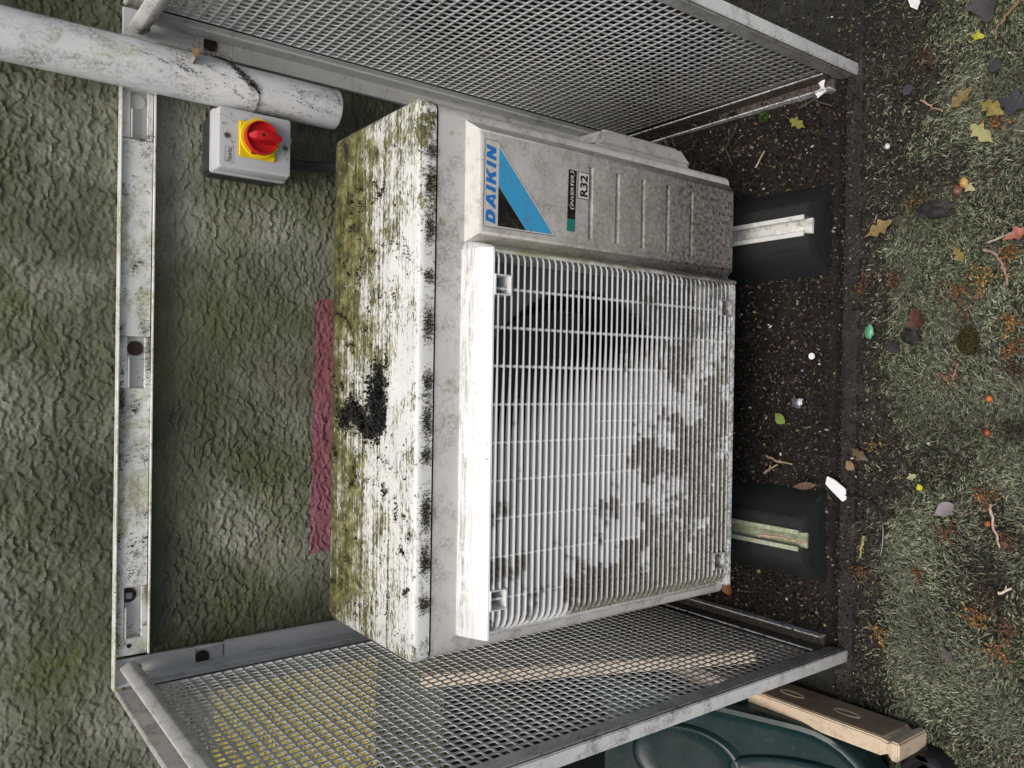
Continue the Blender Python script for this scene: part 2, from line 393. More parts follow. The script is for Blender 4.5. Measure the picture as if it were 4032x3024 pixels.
def side_panel(xs, s):
    X = lambda d: xs - s * d
    # top rail: an upward channel that carried the missing lid
    t = MB(); yF, yW = -.508, -.018
    def pr(pts, y0, y1): t.loft([[(X(d), y0, z) for d, z in pts], [(X(d), y1, z) for d, z in pts]])
    pr([(-.0140, .872), (-.0140, .9120), (-.0120, .9145), (-.0075, .9125), (-.0070, .9105), (-.0105, .9075), (-.0105, .872)], yF, -.020)
    pr([(-.0104, .8870), (.0130, .8870), (.0130, .8890), (-.0104, .8890)], yF, -.020)
    pr([(.0131, .8850), (.0131, .9040), (.0150, .9068), (.0180, .9060), (.0240, .8965), (.0240, .8890), (.0222, .8880), (.0210, .8850)], yF, -.014)
    pr([(.0209, .8849), (.0040, .8738), (.0012, .8738), (.0012, .8765), (.0150, .8849)], yF, -.034)
    t.build('top_rail', M_front, cage, bevel=.0008, seg=1)
    # wall stile
    t = MB(); d0, d1 = -.0115, .0260
    za, zb = .768, .808
    for z0, z1 in ((0, za), (zb, .9115)): t.box(X(d0), X(d1), -.0065, -.0015, z0, z1)
    t.box(X(d0), X(.0012), -.0065, -.0015, za, zb); t.box(X(.0205), X(d1), -.0065, -.0015, za, zb)
    t.box(X(d1 - .0018), X(d1), -.0095, -.0066, 0, .870)
    t.box(X(-.003), X(.0035), -.0335, -.0067, 0, .8855); t.box(X(-.003), X(.0008), -.0560, -.0336, 0, .8855)
    st = t.build('wall_stile', M_frame, cage, bevel=.0007, seg=1)
    MB().box(X(-.002), X(.024), -.0028, -.0012, za - .004, zb + .004).build('slot_plate', M_frame, st)
    MB().disc((X(.0085), -.0031, zb - .010), .0095, 'y', -.0016, 26).build('washer', M_rust, st)
    MB().disc((X(.016), -.0145, .884), .0034, 'y', -.006, 14).build('bolt', M_steel, st)
    # front stile and bottom rail
    t = MB(); t.box(X(-.0125), X(.004), -.5060, -.4800, -.012, .9145); t.box(X(.0042), X(.0060), -.5060, -.5010, 0, .87)
    fs_ = t.build('front_stile', M_front, cage, bevel=.0012, seg=2)
    MB().box(X(-.0135), X(.0045), -.5100, -.5063, -.012, .9145).build('stile_flange', M_flange, fs_, bevel=.0012)
    t = MB(); t.box(X(-.0125), X(.0200), -.4795, -.008, -.010, .0055); t.box(X(.0040), X(.0056), -.4795, -.008, .0057, .034)
    br = t.build('bottom_rail', M_lowrail, cage, bevel=.0006, seg=1)
    MB().box(X(.0202), X(.0222), -.4795, -.008, -.004, .0165).build('rail_lip', M_lip, br)
    MB().box(X(.0040), X(.0060), -.4795, -.008, .0341, .0362).build('rail_lip', M_lip, br)
    # perforated sheet
    P0, PY, PZ = (-.0617, .866), .01241, .01432
    ny, nzc, th = 34, 58, .0016
    k, l = np.meshgrid(np.arange(ny), np.arange(nzc), indexing='ij')
    cy, cz = (P0[0] - PY * k).ravel(), (P0[1] - PZ * l).ravel(); n = len(cy)
    hy, hz, ch = .0049, .00575, .0012
    co = np.array([[-PY / 2, -PZ / 2], [PY / 2, -PZ / 2], [PY / 2, PZ / 2], [-PY / 2, PZ / 2]])
    oc = np.array([[-hy + ch, -hz], [hy - ch, -hz], [hy, -hz + ch], [hy, hz - ch], [hy - ch, hz], [-hy + ch, hz], [-hy, hz - ch], [-hy, -hz + ch]])
    pat = np.concatenate([co, oc]); V = []
    for xx in (X(-th / 2), X(th / 2)):
        V.append(np.stack([np.full((n, 12), xx), cy[:, None] + pat[None, :, 0], cz[:, None] + pat[None, :, 1]], -1))
    V = np.concatenate(V, 1).reshape(-1, 3)
    Q = []; T = []
    for o in (0, 12):
        for i in range(4):
            a, b = i, (i + 1) % 4
            Q.append([o + a, o + b, o + 4 + (2 * i + 1) % 8, o + 4 + 2 * i]); T.append([o + b, o + 4 + (2 * i + 2) % 8, o + 4 + (2 * i + 1) % 8])
    for i in range(8): Q.append([4 + i, 4 + (i + 1) % 8, 16 + (i + 1) % 8, 16 + i])
    base = np.arange(n)[:, None, None] * 24
    Fq = (base + np.array(Q)[None]).reshape(-1, 4); Ft = (base + np.array(T)[None]).reshape(-1, 3)
    # border strips of the sheet
    yA, yB = P0[0] + PY / 2, P0[0] - PY * (ny - .5); zT, zB = P0[1] + PZ / 2, P0[1] - PZ * (nzc - .5)
    bd = MB(); e = th / 2
    bd.box(X(-e), X(e), yA, -.050, zB, zT); bd.box(X(-e), X(e), -.4805, yB, zB, zT)
    bd.box(X(-e), X(e), -.4805, -.050, zT, .884); bd.box(X(-e), X(e), -.4805, -.050, .004, zB)
    nv = len(V); V = np.concatenate([V, np.array(bd.v)]); Fq = np.concatenate([Fq, np.array(bd.f) + nv])
    V = V - np.array(rootloc(cage))
    me = arr_mesh('perforated_sheet', V, [Fq, Ft])
    bm = bmesh.new(); bm.from_mesh(me); bmesh.ops.remove_doubles(bm, verts=bm.verts, dist=1e-6); bmesh.ops.recalc_face_normals(bm, faces=bm.faces); bm.to_mesh(me); bm.free()
    link('perforated_sheet', me, M_mesh, cage)
side_panel(-.405, -1); side_panel(.478, 1)

# ================================================================== OUTDOOR UNIT
ACO = (0, -.266, .06)
def ac_lid_mat():
    k = NT('unit_lid_paint'); p = k.pos(ACO); X_, Y_, Z_ = k.xyz(p)
    c = k.mix(k.mr(k.noise(p, 14, 4), .3, .7), (.80, .80, .77), (.70, .70, .67))
    streak = k.noise(k.pos(ACO, (3.2, 150, 20)), 1.0, 6, .75, .25)
    blot = k.noise(p, 16, 8, .72, .35); fine = k.noise(k.pos(ACO, (1, 2.2, 1)), 150, 7, .8)
    back = k.mr(Y_, -.34, -.16, -.02, .09)
    right = k.mr(X_, .0, .28, 0, .035)
    f = k.ma('ADD', k.ma('ADD', k.ma('MULTIPLY', blot, .42), k.ma('MULTIPLY', streak, .34)), k.ma('ADD', k.ma('MULTIPLY', fine, .40), k.ma('ADD', back, right)))
    m1 = k.mr(f, .575, .625)
    olive = k.ramp(k.noise(p, 70, 6, .7), [(.34, (.035, .034, .012)), (.5, (.12, .115, .035)), (.66, (.30, .29, .13))])
    c = k.mix(m1, c, olive)
    d = k.mr(k.ma('ADD', f, k.ma('MULTIPLY', k.ma('SUBTRACT', k.noise(k.pos((5, 2, 0)), 34, 6, .75), .5), .5)), .715, .76)
    c = k.mix(d, c, (.016, .014, .009))
    back2 = k.ma('MULTIPLY', k.mr(Y_, -.19, -.158), k.mr(k.noise(p, 60, 6, .75), .34, .56))
    c = k.mix(k.ma('MULTIPLY', back2, .85), c, (.05, .05, .012))
    sp = k.mr(k.noise(p, 110, 4, .7), .665, .69)
    c = k.mix(sp, c, (.015, .012, .009))
    edge = k.ma('MULTIPLY', k.mr(Z_, .6715, .666), k.mr(k.noise(k.pos(ACO, (1, .3, .3)), 26, 6, .7), .60, .67))
    c = k.mix(edge, c, (.03, .03, .012))
    nm = k.bump(k.ma('ADD', m1, k.noise(p, 260, 4)), .4, .0012)
    return k.done(c, k.mr(m1, 0, 1, .38, .85), nm, .4)
M_lid = ac_lid_mat()
M_case = painted('unit_case_paint', ACO, (.68, .665, .63), .75, .15, .35, .4, grime_col=(.20, .17, .13))
M_logo = painted('unit_logo_panel', ACO, (.68, .655, .61), .75, -.1, .2, .42, grime_col=(.22, .19, .15), dirtz=(.62, .22, 1.0))
def grille_mat(name, slat):
    k = NT(name); p = k.pos(ACO); X_, Y_, Z_ = k.xyz(p)
    c = k.mix(k.mr(k.noise(p, 14, 4), .3, .7), (.80, .81, .81), (.70, .71, .71))
    if slat:
        zq = k.ma('MULTIPLY', k.ma('FLOOR', k.ma('DIVIDE', k.ma('ADD', Z_, .0035), .00957)), .00957)
        cb = k.n('ShaderNodeCombineXYZ'); k.put(cb.inputs[0], X_); k.put(cb.inputs[1], zq); cb.inputs[2].default_value = .4
        bl = k.noise(cb.outputs[0], 17, 4, .6, .2)
        low = k.ma('ADD', k.mr(Z_, .48, .20, -.10, .16), k.mr(X_, .02, -.27, -.07, .13))
        d = k.mr(k.ma('ADD', bl, low), .555, .60)
        d = k.ma('MULTIPLY', d, k.mr(k.noise(p, 240, 5, .8), .30, .55, .45, 1))
        frontm = k.mr(Y_, -.4178, -.4192, 1, .30)
        c = k.mix(k.ma('MULTIPLY', k.ma('MULTIPLY', d, frontm), .92), c, k.mix(k.mr(k.noise(p, 9, 2), .4, .6), (.085, .064, .038), (.14, .125, .065)))
        sp = k.ma('MULTIPLY', k.mr(k.noise(p, 190, 5, .8), .52, .60), k.mr(Z_, .42, .18, 0, .8))
        c = k.mix(sp, c, (.055, .045, .034))
    else:
        strk = k.ma('MULTIPLY', k.mr(k.noise(k.pos(ACO, (14, 300, 300)), 1.0, 6, .75), .47, .60), k.mr(k.noise(p, 60, 6, .75), .38, .56))
        top = k.mr(Y_, -.408, -.390)
        c = k.mix(k.ma('MULTIPLY', k.ma('MULTIPLY', strk, top), .8), c, k.mix(k.mr(k.noise(p, 30, 3), .45, .55), (.16, .15, .06), (.30, .29, .25)))
        ra = k.ma('MULTIPLY', k.mr(X_, .146, .153), k.mr(k.noise(p, 34, 6, .7), .32, .52))
        ra = k.ma('MULTIPLY', ra, k.mr(Z_, .603, .590))
        c = k.mix(k.ma('MULTIPLY', ra, .92), c, k.mix(k.mr(Z_, .50, .30), (.34, .34, .16), (.14, .12, .085)))
        low = k.mr(k.ma('ADD', Z_, k.ma('MULTIPLY', k.ma('SUBTRACT', k.noise(p, 24, 5, .7), .5), .16)), .40, .17)
        c = k.mix(k.ma('MULTIPLY', k.ma('MULTIPLY', low, k.mr(k.noise(p, 170, 6, .8), .36, .58)), .85), c, (.06, .05, .036))
        sp = k.mr(k.noise(p, 150, 4, .7), .68, .71); c = k.mix(sp, c, (.05, .045, .03))
    return k.done(c, .38, k.bump(k.noise(p, 280, 3), .1, .0005), .45)
M_grille = grille_mat('grille_frame_paint', False)
M_slat = grille_mat('grille_slat_paint', True)

ac = empty('outdoor_unit', ACO, 'grimy white air conditioner outdoor unit with a blue logo sticker and slatted fan grille', 'air conditioner')
W2, YF, YB, ZL, ZT = .3225, -.3798, -.1524, .653, .675
def rrect(x0, x1, y0, y1, r, n=6):
    out = []
    for cx_, cy_, a0 in ((x1 - r, y1 - r, 0), (x0 + r, y1 - r, 90), (x0 + r, y0 + r, 180), (x1 - r, y0 + r, 270)):
        for k in range(n + 1):
            a = math.radians(a0 + 90 * k / n); out.append((cx_ + r * math.cos(a), cy_ + r * math.sin(a)))
    return out
lo = rrect(-W2, W2, YF, YB, .013)
nlo = len(lo)
cs = MB(); vs = [(x, y, .125) for x, y in lo] + [(x, y, ZL - .0022) for x, y in lo]
fs = []
for j in range(nlo):
    a, b = j, (j + 1) % nlo
    if abs(lo[a][1] - YF) < 1e-6 and abs(lo[b][1] - YF) < 1e-6 and abs(lo[a][0] - lo[b][0]) > .1: continue
    fs.append((a, b, b + nlo, a + nlo))
fs.append(tuple(range(nlo)))
cs.add(vs, fs)
cs.box(-W2 + .004, W2 - .004, YF + .06, YB - .004, ZL - .030, ZL - .001)
cs.build('casing', M_case, ac)
for x in (-.2327, .2424):
    lg = MB(); lg.box(x - .03, x + .03, -.335, -.175, .088, .1245); lg.box(x - .012, x + .012, -.325, -.20, .0655, .0875)
    lg.build('mounting_leg', M_case, ac, bevel=.002)
# front panel with the fan opening
FC, FR = (-.07, .3955), .197
fp = MB(); n = 96; ring = []; out = []
hx0, hx1, hz0, hz1 = -W2 + .013, W2 - .013, .125, ZL - .0022
angs = sorted([2 * math.pi * k / n for k in range(n)] + [math.atan2(z - FC[1], x - FC[0]) % (2 * math.pi) for x in (hx0, hx1) for z in (hz0, hz1)])
for a in angs:
    c_, s_ = math.cos(a), math.sin(a)
    t = min([(((hx1 if c_ > 0 else hx0) - FC[0]) / c_) if abs(c_) > 1e-9 else 9, (((hz1 if s_ > 0 else hz0) - FC[1]) / s_) if abs(s_) > 1e-9 else 9])
    ring.append((FC[0] + FR * c_, FC[1] + FR * s_)); out.append((FC[0] + t * c_, FC[1] + t * s_))
L3 = lambda l, y: [(x, y, z) for x, z in l]
sc = lambda f: [(FC[0] + (x - FC[0]) * f, FC[1] + (z - FC[1]) * f) for x, z in ring]
gq = (-.288, .150, .170, .592)
def clampq(f):
    o_ = []
    for x, z in out:
        dx, dz = x - FC[0], z - FC[1]
        t = min(((gq[1] if dx > 0 else gq[0]) - FC[0]) / dx if abs(dx) > 1e-6 else 9, ((gq[3] if dz > 0 else gq[2]) - FC[1]) / dz if abs(dz) > 1e-6 else 9)
        o_.append((FC[0] + dx * t, FC[1] + dz * t))
    return o_
inner = clampq(1)
fp.loft([L3(out, YF), L3(inner, YF), L3(inner, YF + .026)], False, False)
fp.build('front_panel', M_case, ac, fix=False)
bm_ = MB(); rg_ = [(FC[0] + (x - FC[0]) * min(1, .97 * 1), FC[1] + (z - FC[1])) for x, z in ring]
rcl = [(min(max(x, gq[0] + .001), gq[1] - .001), z) for x, z in ring]
bm_.loft([L3(inner, YF + .0262), L3(rcl, YF + .0262), L3(rcl, YF + .034)], False, False)
bm_.build('fan_surround', plain('surround_shade_grey', (.12, .12, .12), .5, .2, 20), ac, fix=False)  # white panel behind the slats, its recess shade painted in as dark grey
fr = MB(); fr.loft([L3(rcl, YF + .0342), L3(sc(.93), YF + .06), L3(sc(.93), YF + .16)], False, True)
fr.build('fan_shroud', plain('shroud_black', (.012, .012, .012), .6), ac, fix=False)
fan = MB(); fan.disc((FC[0], YF + .062, FC[1]), .045, 'y', .05, 28, .05)
for k in range(3):
    a0 = 2 * math.pi * k / 3; gr = []
    for i in range(6):
        rr = .045 + .128 * i / 5
        gr.append([(FC[0] + rr * math.cos(a0 + t - .25 * i / 5), YF + .07 + .04 * (t / 1.5), FC[1] + rr * math.sin(a0 + t - .25 * i / 5)) for t in np.linspace(0, 1.0 + .5 * i / 5, 8)])
    vs = [p for l in gr for p in l]
    fan.add(vs, [(i * 8 + j, i * 8 + j + 1, (i + 1) * 8 + j + 1, (i + 1) * 8 + j) for i in range(5) for j in range(7)])
fan.build('fan', plain('fan_plastic', (.02, .021, .022), .5), ac)
# lid
ld = MB(); o = .0016
def lz(ins, z): return [(x, y, z) for x, y in rrect(-W2 - o + ins, W2 + o - ins, YF - o + ins, YB + o - ins, max(.013 + o - ins, .004))]
ld.loft([lz(.003, ZL), lz(0, ZL + .0008), lz(0, ZT - .0075), lz(.0012, ZT - .0035), lz(.0038, ZT - .001), lz(.008, ZT)], True, True)
ld.build('top_lid', M_lid, ac, ang=50)
# logo panel with five pressed grooves
lp = MB()
rc = lambda x0, x1, z0, z1, y: [(x0, y, z0), (x1, y, z0), (x1, y, z1), (x0, y, z1)]
lp.loft([rc(.1634, .3090, .1262, .6135, YF + .0004), rc(.1660, .3060, .1290, .6110, YF - .0020), rc(.1725, .2965, .136, .6055, YF - .0160), rc(.1742, .2945, .1385, .6038, -.3990), rc(.1765, .2920, .1405, .6015, -.4000)], False, False)
gz_ = [.4315, .3833, .3347, .2852, .2350]; gx0, gx1, gh, gd = .1862, .2797, .0040, .0045
x0, x1, y = .1765, .2920, -.4
quad = lambda a, b, c, d: lp.add([a, b, c, d], [(0, 1, 2, 3)])
quad((x0, y, .1405), (gx0, y, .1405), (gx0, y, .6015), (x0, y, .6015)); quad((gx1, y, .1405), (x1, y, .1405), (x1, y, .6015), (gx1, y, .6015))
zs = [.6015] + [v for z in gz_ for v in (z + gh, z - gh)] + [.1405]
for i in range(0, len(zs), 2): quad((gx0, y, zs[i + 1]), (gx1, y, zs[i + 1]), (gx1, y, zs[i]), (gx0, y, zs[i]))
for z in gz_:
    a = rc(gx0, gx1, z - gh, z + gh, y); b = rc(gx0 + .0015, gx1 - .0015, z - gh + .0016, z + gh - .0016, y + gd)
    lp.loft([a, b], False, True)
bmx = lp.build('logo_panel', M_logo, ac, ang=40)
# pipe cover on the right flank
pc = MB(); pc.loft([[(.3226, y, z) for y, z in ((-.205, .40), (-.375, .40), (-.375, .20), (-.205, .20))], [(.352, y, z) for y, z in ((-.215, .385), (-.362, .372), (-.362, .215), (-.215, .215))]], True, True)
pc.build('valve_cover', painted('valve_cover_paint', ACO, (.55, .53, .5), .8, 0, .5, grime_col=(.12, .10, .08)), ac, bevel=.006)

# stickers -----------------------------------------------------------------
def poly(mb, pts, y, t=.0003):
    mb.add([(x, y, z) for x, z in pts], [tuple(range(len(pts)))]); return mb
def sticker_mat(name, col, rough=.4):
    k = NT(name); p = k.pos()
    f = k.ma('MULTIPLY', k.mr(k.noise(p, 60, 6, .75), .50, .66), k.mr(k.noise(p, 330, 4, .7), .4, .6))
    return k.done(k.mix(k.ma('MULTIPLY', f, .55), col, (.16, .14, .11)), rough, None, .4)
MS = {n_: sticker_mat('sticker_' + n_, c) for n_, c in dict(white=(.66, .64, .58), blue=(.02, .20, .62), cyan=(.055, .38, .68), black=(.012, .012, .013), green=(.02, .21, .155)).items()}
Y0 = -.4003
MS['edge'] = plain('sticker_edge', (.10, .085, .065), .6)
poly(MB(), [(.1830, .4915), (.1853, .4908), (.2800, .5765), (.2843, .5797), (.2846, .5992), (.1819, .6005)], -.4001).build('sticker_edge', MS['edge'], ac, fix=False)
bp = poly(MB(), [(.1838, .4925), (.1855, .4918), (.2795, .5770), (.2835, .5800), (.2838, .5985), (.1826, .5998)], Y0).build('logo_sticker', MS['white'], ac, fix=False)
poly(MB(), [(.1850, .5368), (.1850, .4948), (.2775, .5788), (.2325, .5793)], Y0 - .0003).build('logo_blue', MS['cyan'], bp, fix=False)
poly(MB(), [(.1848, .5796), (.1848, .5372), (.2320, .5794)], Y0 - .0003).build('logo_black', MS['black'], bp, fix=False)
LET = {
 'D': [[(0, 0), (.62, 0), (.95, .12), (1.08, .5), (.95, .88), (.62, 1), (0, 1), (0, .74), (.34, .74), (.56, .74), (.66, .5), (.56, .26), (.34, .26), (.34, .74), (0, .74)]],
 'A': [[(-.12, 0), (.26, 0), (.36, .2), (.74, .2), (.80, 0), (1.18, 0), (.76, 1), (.34, 1)]],
 'I': [[(0, 0), (.36, 0), (.36, 1), (0, 1)]],
 'K': [[(0, 0), (.36, 0), (.36, .34), (.50, .46), (.74, 0), (1.18, 0), (.78, .64), (1.18, 1), (.72, 1), (.36, .66), (.36, 1), (0, 1)]],
 'N': [[(0, 0), (.34, 0), (.34, .50), (.72, 0), (1.08, 0), (1.08, 1), (.74, 1), (.74, .50), (.36, 1), (0, 1)]]}
lt = MB(); cx_ = .1866; hh = .0138
for ch, adv in (('D', 1.22), ('A', 1.22), ('I', .55), ('K', 1.30), ('I', .55), ('N', 1.1)):
    for pl in LET[ch]:
        poly(lt, [(cx_ + (px + .22 * pz) * hh * .98, .5832 + pz * hh + (.0003)) for px, pz in pl], Y0 - .0004)
    cx_ += (adv + .06) * hh * 1.045
me = lt.mesh('logo_lettering', ACO, fix=False)
bm = bmesh.new(); bm.from_mesh(me); bmesh.ops.triangulate(bm, faces=bm.faces, ngon_method='EAR_CLIP'); bm.to_mesh(me); bm.free()
link('logo_lettering', me, MS['blue'], bp)
am = poly(MB(), [(.2138, .5880), (.2153, .5926), (.2172, .5880)], Y0 - .0006).build('letter_gap', MS['white'], bp, fix=False)

def text(body, x, z, h, width, y, mat, parent, name, shear=0, bold=.0):
    cu = bpy.data.curves.new('lettering', 'FONT'); cu.body = body; cu.size = 1; cu.shear = shear; cu.offset = bold; cu.fill_mode = 'FRONT'; cu.resolution_u = 3
    ob = bpy.data.objects.new('lettering_source', cu); COL.objects.link(ob)
    dg = bpy.context.evaluated_depsgraph_get(); me = bpy.data.meshes.new_from_object(ob.evaluated_get(dg))
    bpy.data.objects.remove(ob); bpy.data.curves.remove(cu)
    co = np.empty(len(me.vertices) * 3, dtype=np.float32); me.vertices.foreach_get('co', co); co = co.reshape(-1, 3)
    mn, mx = co.min(0), co.max(0); o = rootloc(parent)
    out = np.stack([x + (co[:, 0] - mn[0]) / (mx[0] - mn[0]) * width - o.x, np.full(len(co), y - o.y), z + (co[:, 1] - mn[1]) / (mx[1] - mn[1]) * h - o.z], 1)
    me.vertices.foreach_set('co', out.astype(np.float32).ravel()); me.update(); me.name = name; me.materials.clear()
    return link(name, me, mat, parent)
iv = poly(MB(), [(.2085, .4580), (.2705, .4566), (.2705, .4700), (.2083, .4713)], Y0).build('inverter_sticker', MS['black'], ac, fix=False)
poly(MB(), [(.1926, .4583), (.2083, .4580), (.2081, .4713), (.1924, .4717)], Y0).build('sticker_end', MS['green'], iv, fix=False)
text('INVERTER', .2243, .4612, .0052, .0395, Y0 - .0004, MS['white'], iv, 'inverter_lettering', .25, .012)
for cx0, sgn in ((.2285, -1), (.2610, 1)):
    ar = MB(); a_ = []; b_ = []
    for i in range(9):
        a = math.radians(-75 + 150 * i / 8)
        a_.append((cx0 + sgn * .0080 * math.cos(a) + .0015 * math.sin(a), .4639 + .0050 * math.sin(a))); b_.append((cx0 + sgn * (.0080 - .0016 * math.cos(a)) * math.cos(a) + .0015 * math.sin(a), .4639 + .0050 * math.sin(a) * .99))
    for i in range(8): poly(ar, [a_[i], a_[i + 1], b_[i + 1], b_[i]], Y0 - .0004)
    ar.build('inverter_arc', MS['white'], iv, fix=False)
rs = poly(MB(), [(.2362, .4350), (.2706, .4342), (.2706, .4541), (.2362, .4549)], Y0).build('refrigerant_sticker', MS['black'], ac, fix=False)
poly(MB(), [(.2371, .4359), (.2697, .4351), (.2697, .4532), (.2371, .4540)], Y0 - .0002).build('sticker_face', MS['white'], rs, fix=False)
text('R32', .2395, .4378, .0130, .0275, Y0 - .0005, MS['black'], rs, 'refrigerant_lettering', 0, .03)

# fan grille -----------------------------------------------------------------
g = MB(); GY = -.42
def bar(mb, prof, axis, a, b):
    """extrude a 2D profile (y, other) along axis x or z"""
    P = lambda t: [(t, y, o_) if axis == 'x' else (o_, y, t) for y, o_ in prof]
    mb.loft([P(a), P(b)])
bar(g, [(YF + .0006, .6165), (YF - .006, .6158), (-.402, .6085), (-.4185, .6000), (GY, .5975), (GY + .001, .5955), (YF + .0006, .5955)], 'x', -.2985, .1560)
bar(g, [(YF + .0006, .1665), (YF - .004, .1660), (-.410, .1572), (-.4190, .1545), (GY, .1530), (GY + .0015, .1505), (-.400, .1490), (YF + .0006, .1490)], 'z', .154, .5955)
bar(g, [(YF + .0006, .1500), (-.410, .1515), (GY, .1570), (GY, .1640), (GY + .002, .1660), (YF + .0006, .1660)], 'x', -.2960, .1490)
bar(g, [(YF + .0006, -.3055), (YF - .010, -.3045), (-.396, -.2985), (-.397, -.2935), (YF + .0006, -.2915)], 'z', .156, .5955)
# rounded right end cap of the top bar
g.loft([[(.1561, YF + .0006, .5956), (.1561, YF + .0006, .6160), (.1561, -.402, .6080), (.1561, -.4185, .5995), (.1561, GY + .001, .5956)],
        [(.1620, YF + .0006, .5956), (.1620, YF + .0006, .6140), (.1610, -.400, .6050), (.1590, -.4140, .5985), (.1580, -.4160, .5956)],
        [(.1664, YF + .0006, .5956), (.1664, YF + .0006, .6090), (.1640, -.397, .6010), (.1612, -.4050, .5965), (.1605, -.408, .5956)]], True, True)
grille = g.build('fan_grille', M_grille, ac, bevel=.0008, seg=2, ang=50)
sec = {}
def slat_mesh(z, i):
    """thin front edge, blade behind it twisting from steep (right half) to level (left half)"""
    s = MB(); loops = []
    st = [(.1500, -.4172)] + [(.1450 - .0185 * k, GY) for k in range(23)] + [(-.2760, -.4195), (-.2850, -.4165), (-.2915, -.4100), (-.2952, -.4010), (-.2962, -.3950)]
    gaps = [(px - .0112, px + .0112) for px, pz in PK if abs(pz - z) < .0122]
    segs = []; cur = []
    for x, yf in st:
        hit = [g_ for g_ in gaps if g_[0] < x < g_[1]]
        if hit:
            if cur: cur.append((hit[0][1], yf)); segs.append(cur); cur = []
            nxt = (hit[0][0], yf); continue
        if not cur and segs: cur = [nxt]
        cur.append((x, yf))
    segs.append(cur)
    for sg in segs:
        loops = []
        for x, yf in sg:
            xt = .03 + (.38 - z) * .2
            t = min(1, max(0, (xt + .075 - x) / .15)); t = t * t * (3 - 2 * t)
            dep = .0040 + .0056 * t; dz = -.0034 * (1 - t) - .0003 * t
            if x < -.277: dep = .0035 + max(0, (x + .2952) / .018) * .007
            if x > .147: dep = .006
            yb = yf + dep
            loops.append([(x, yf, z - .0008), (x, yf - .0003, z), (x, yf, z + .0008), (x, yf + .0030, z + .0006 + dz * .2), (x, yb, z + dz + .0005), (x, yb, z + dz - .0005), (x, yf + .0030, z - .0006 + dz * .2)])
        s.loft(loops)
    return s.mesh('louvre_slat', ACO, ang=50)
PK = [(.1132, .5845), (-.2530, .5845), (.1132, .1780), (-.2570, .1850)]
for i in range(45):
    z = .5905 - .00957 * i
    link('louvre_slat', slat_mesh(z, i), M_slat, grille)
for x in (.1093, .0643, .0191, -.0258, -.0704, -.1149, -.1590, -.2042, -.2530):
    rd = MB().tube([(x, -.4145, .5955), (x, -.4145, .166)], .0010, 6)
    for i in range(45): rd.disc((x, -.4145, .5905 - .00957 * i - .0022), .0019, 'z', .0044, 6)
    rd.build('cross_rod', M_slat, grille)
for x in (-.0480, -.0926):
    MB().tube([(x, -.4165, .432), (x, -.4165, .335)], .0009, 6).build('cross_rod', M_slat, grille)
for x, z in PK:
    b = MB(); a, h = .0105, .0105
    for xx in (x - a - .0014, x + a): b.box(xx, xx + .0014, -.4212, -.385, z - h, z + h)
    for zz in (z - h - .0014, z + h): b.box(x - a - .0014, x + a + .0014, -.4212, -.385, zz, zz + .0014)
    pkt = b.build('screw_pocket', M_grille, grille)
    MB().box(x - a, x + a, -.3950, -.3940, z - h, z + h).build('pocket_back', plain('pocket_dirt', (.05, .048, .044), .8, .8, 120), grille)

# ================================================================== RUBBER FEET
M_rub = plain('black_rubber', (.016, .018, .018), .55, .3, 160, .35, .35)
M_chan = painted('channel_zinc', (0, 0, 0), (.66, .66, .63), .5, .3, .5, .4)
M_chan2 = painted('channel_mossy', (0, 0, 0), (.46, .50, .40), .3, 1.1, .2, .5, algae_col=(.22, .24, .09))
def foot(x, label, mat, hw):
    ft = empty('support_foot', (x, -.29, 0), label, 'support block', 'rubber support blocks under the unit')
    pr = MB(); y0, y1 = -.478, -.09
    def sec(y, e, top): return [(x - hw - .0367, y, -.006), (x - hw - .030, y, .010), (x - hw - e, y, top - .006), (x - hw + .006 - e, y, top), (x - .012, y, top), (x - .012, y, top - .014), (x + .012, y, top - .014), (x + .012, y, top), (x + hw - .006 + e, y, top), (x + hw + e, y, top - .006), (x + hw + .030, y, .010), (x + hw + .0367, y, -.006)]
    pr.loft([sec(y0, 0, .052), sec(y0 + .004, .002, .060), sec(y1 - .004, .002, .060), sec(y1, 0, .052)])
    pr.build('rubber_block', M_rub, ft, bevel=.0016)
    for s in (-1, 1):
        c = MB(); c.box(x + s * .0090, x + s * .0160, y0 + .0085, y1, .0602, .0640); c.box(x + s * .0140, x + s * .0160, y0 + .0085, y1, .046, .0601)
        c.build('channel_lip', mat, ft, bevel=.0006, seg=1)
    MB().box(x - .0118, x + .0118, y0 + .0015, y1, .0462, .0500).build('channel_base', mat, ft)
    return ft
foot(.2424, 'black rubber support block with bright white channel strips beneath the logo side of the unit', M_chan, .0372)
foot(-.2327, 'dirty black rubber support block with mossy green channel strips and a twig on it', M_chan2, .0372)

# ================================================================== ISOLATOR SWITCH
M_sw = painted('switch_grey', (0, 0, 0), (.55, .56, .57), .15, -.3, .2, .4)
M_swb = plain('switch_base', (.035, .037, .04), .5)
M_yel = plain('yellow_plastic', (.80, .58, .01), .35, .06, 30)
M_red = plain('red_plastic', (.46, .010, .014), .36, .12, 25)
sw = empty('isolator_switch', (.322, -.002, .70), 'grey wall box with a red rotary knob on a yellow plate', 'switch')
MB().box(.2835, .3635, -.042, .004, .706, .8055).build('back_box', M_swb, sw, bevel=.003)
def rz(x0, x1, z0, z1, y): return [(x, y, z) for x, z in rrect(x0, x1, z0, z1, .004, 3)]
MB().loft([rz(.2800, .3665, .7035, .8085, -.0425), rz(.2800, .3665, .7035, .8085, -.050), rz(.2812, .3653, .7047, .8073, -.0505), rz(.2822, .3643, .7058, .8062, -.0715), rz(.2835, .3630, .7072, .8048, -.0745), rz(.2865, .3600, .7100, .8015, -.0750)]).build('cover', M_sw, sw, ang=50)
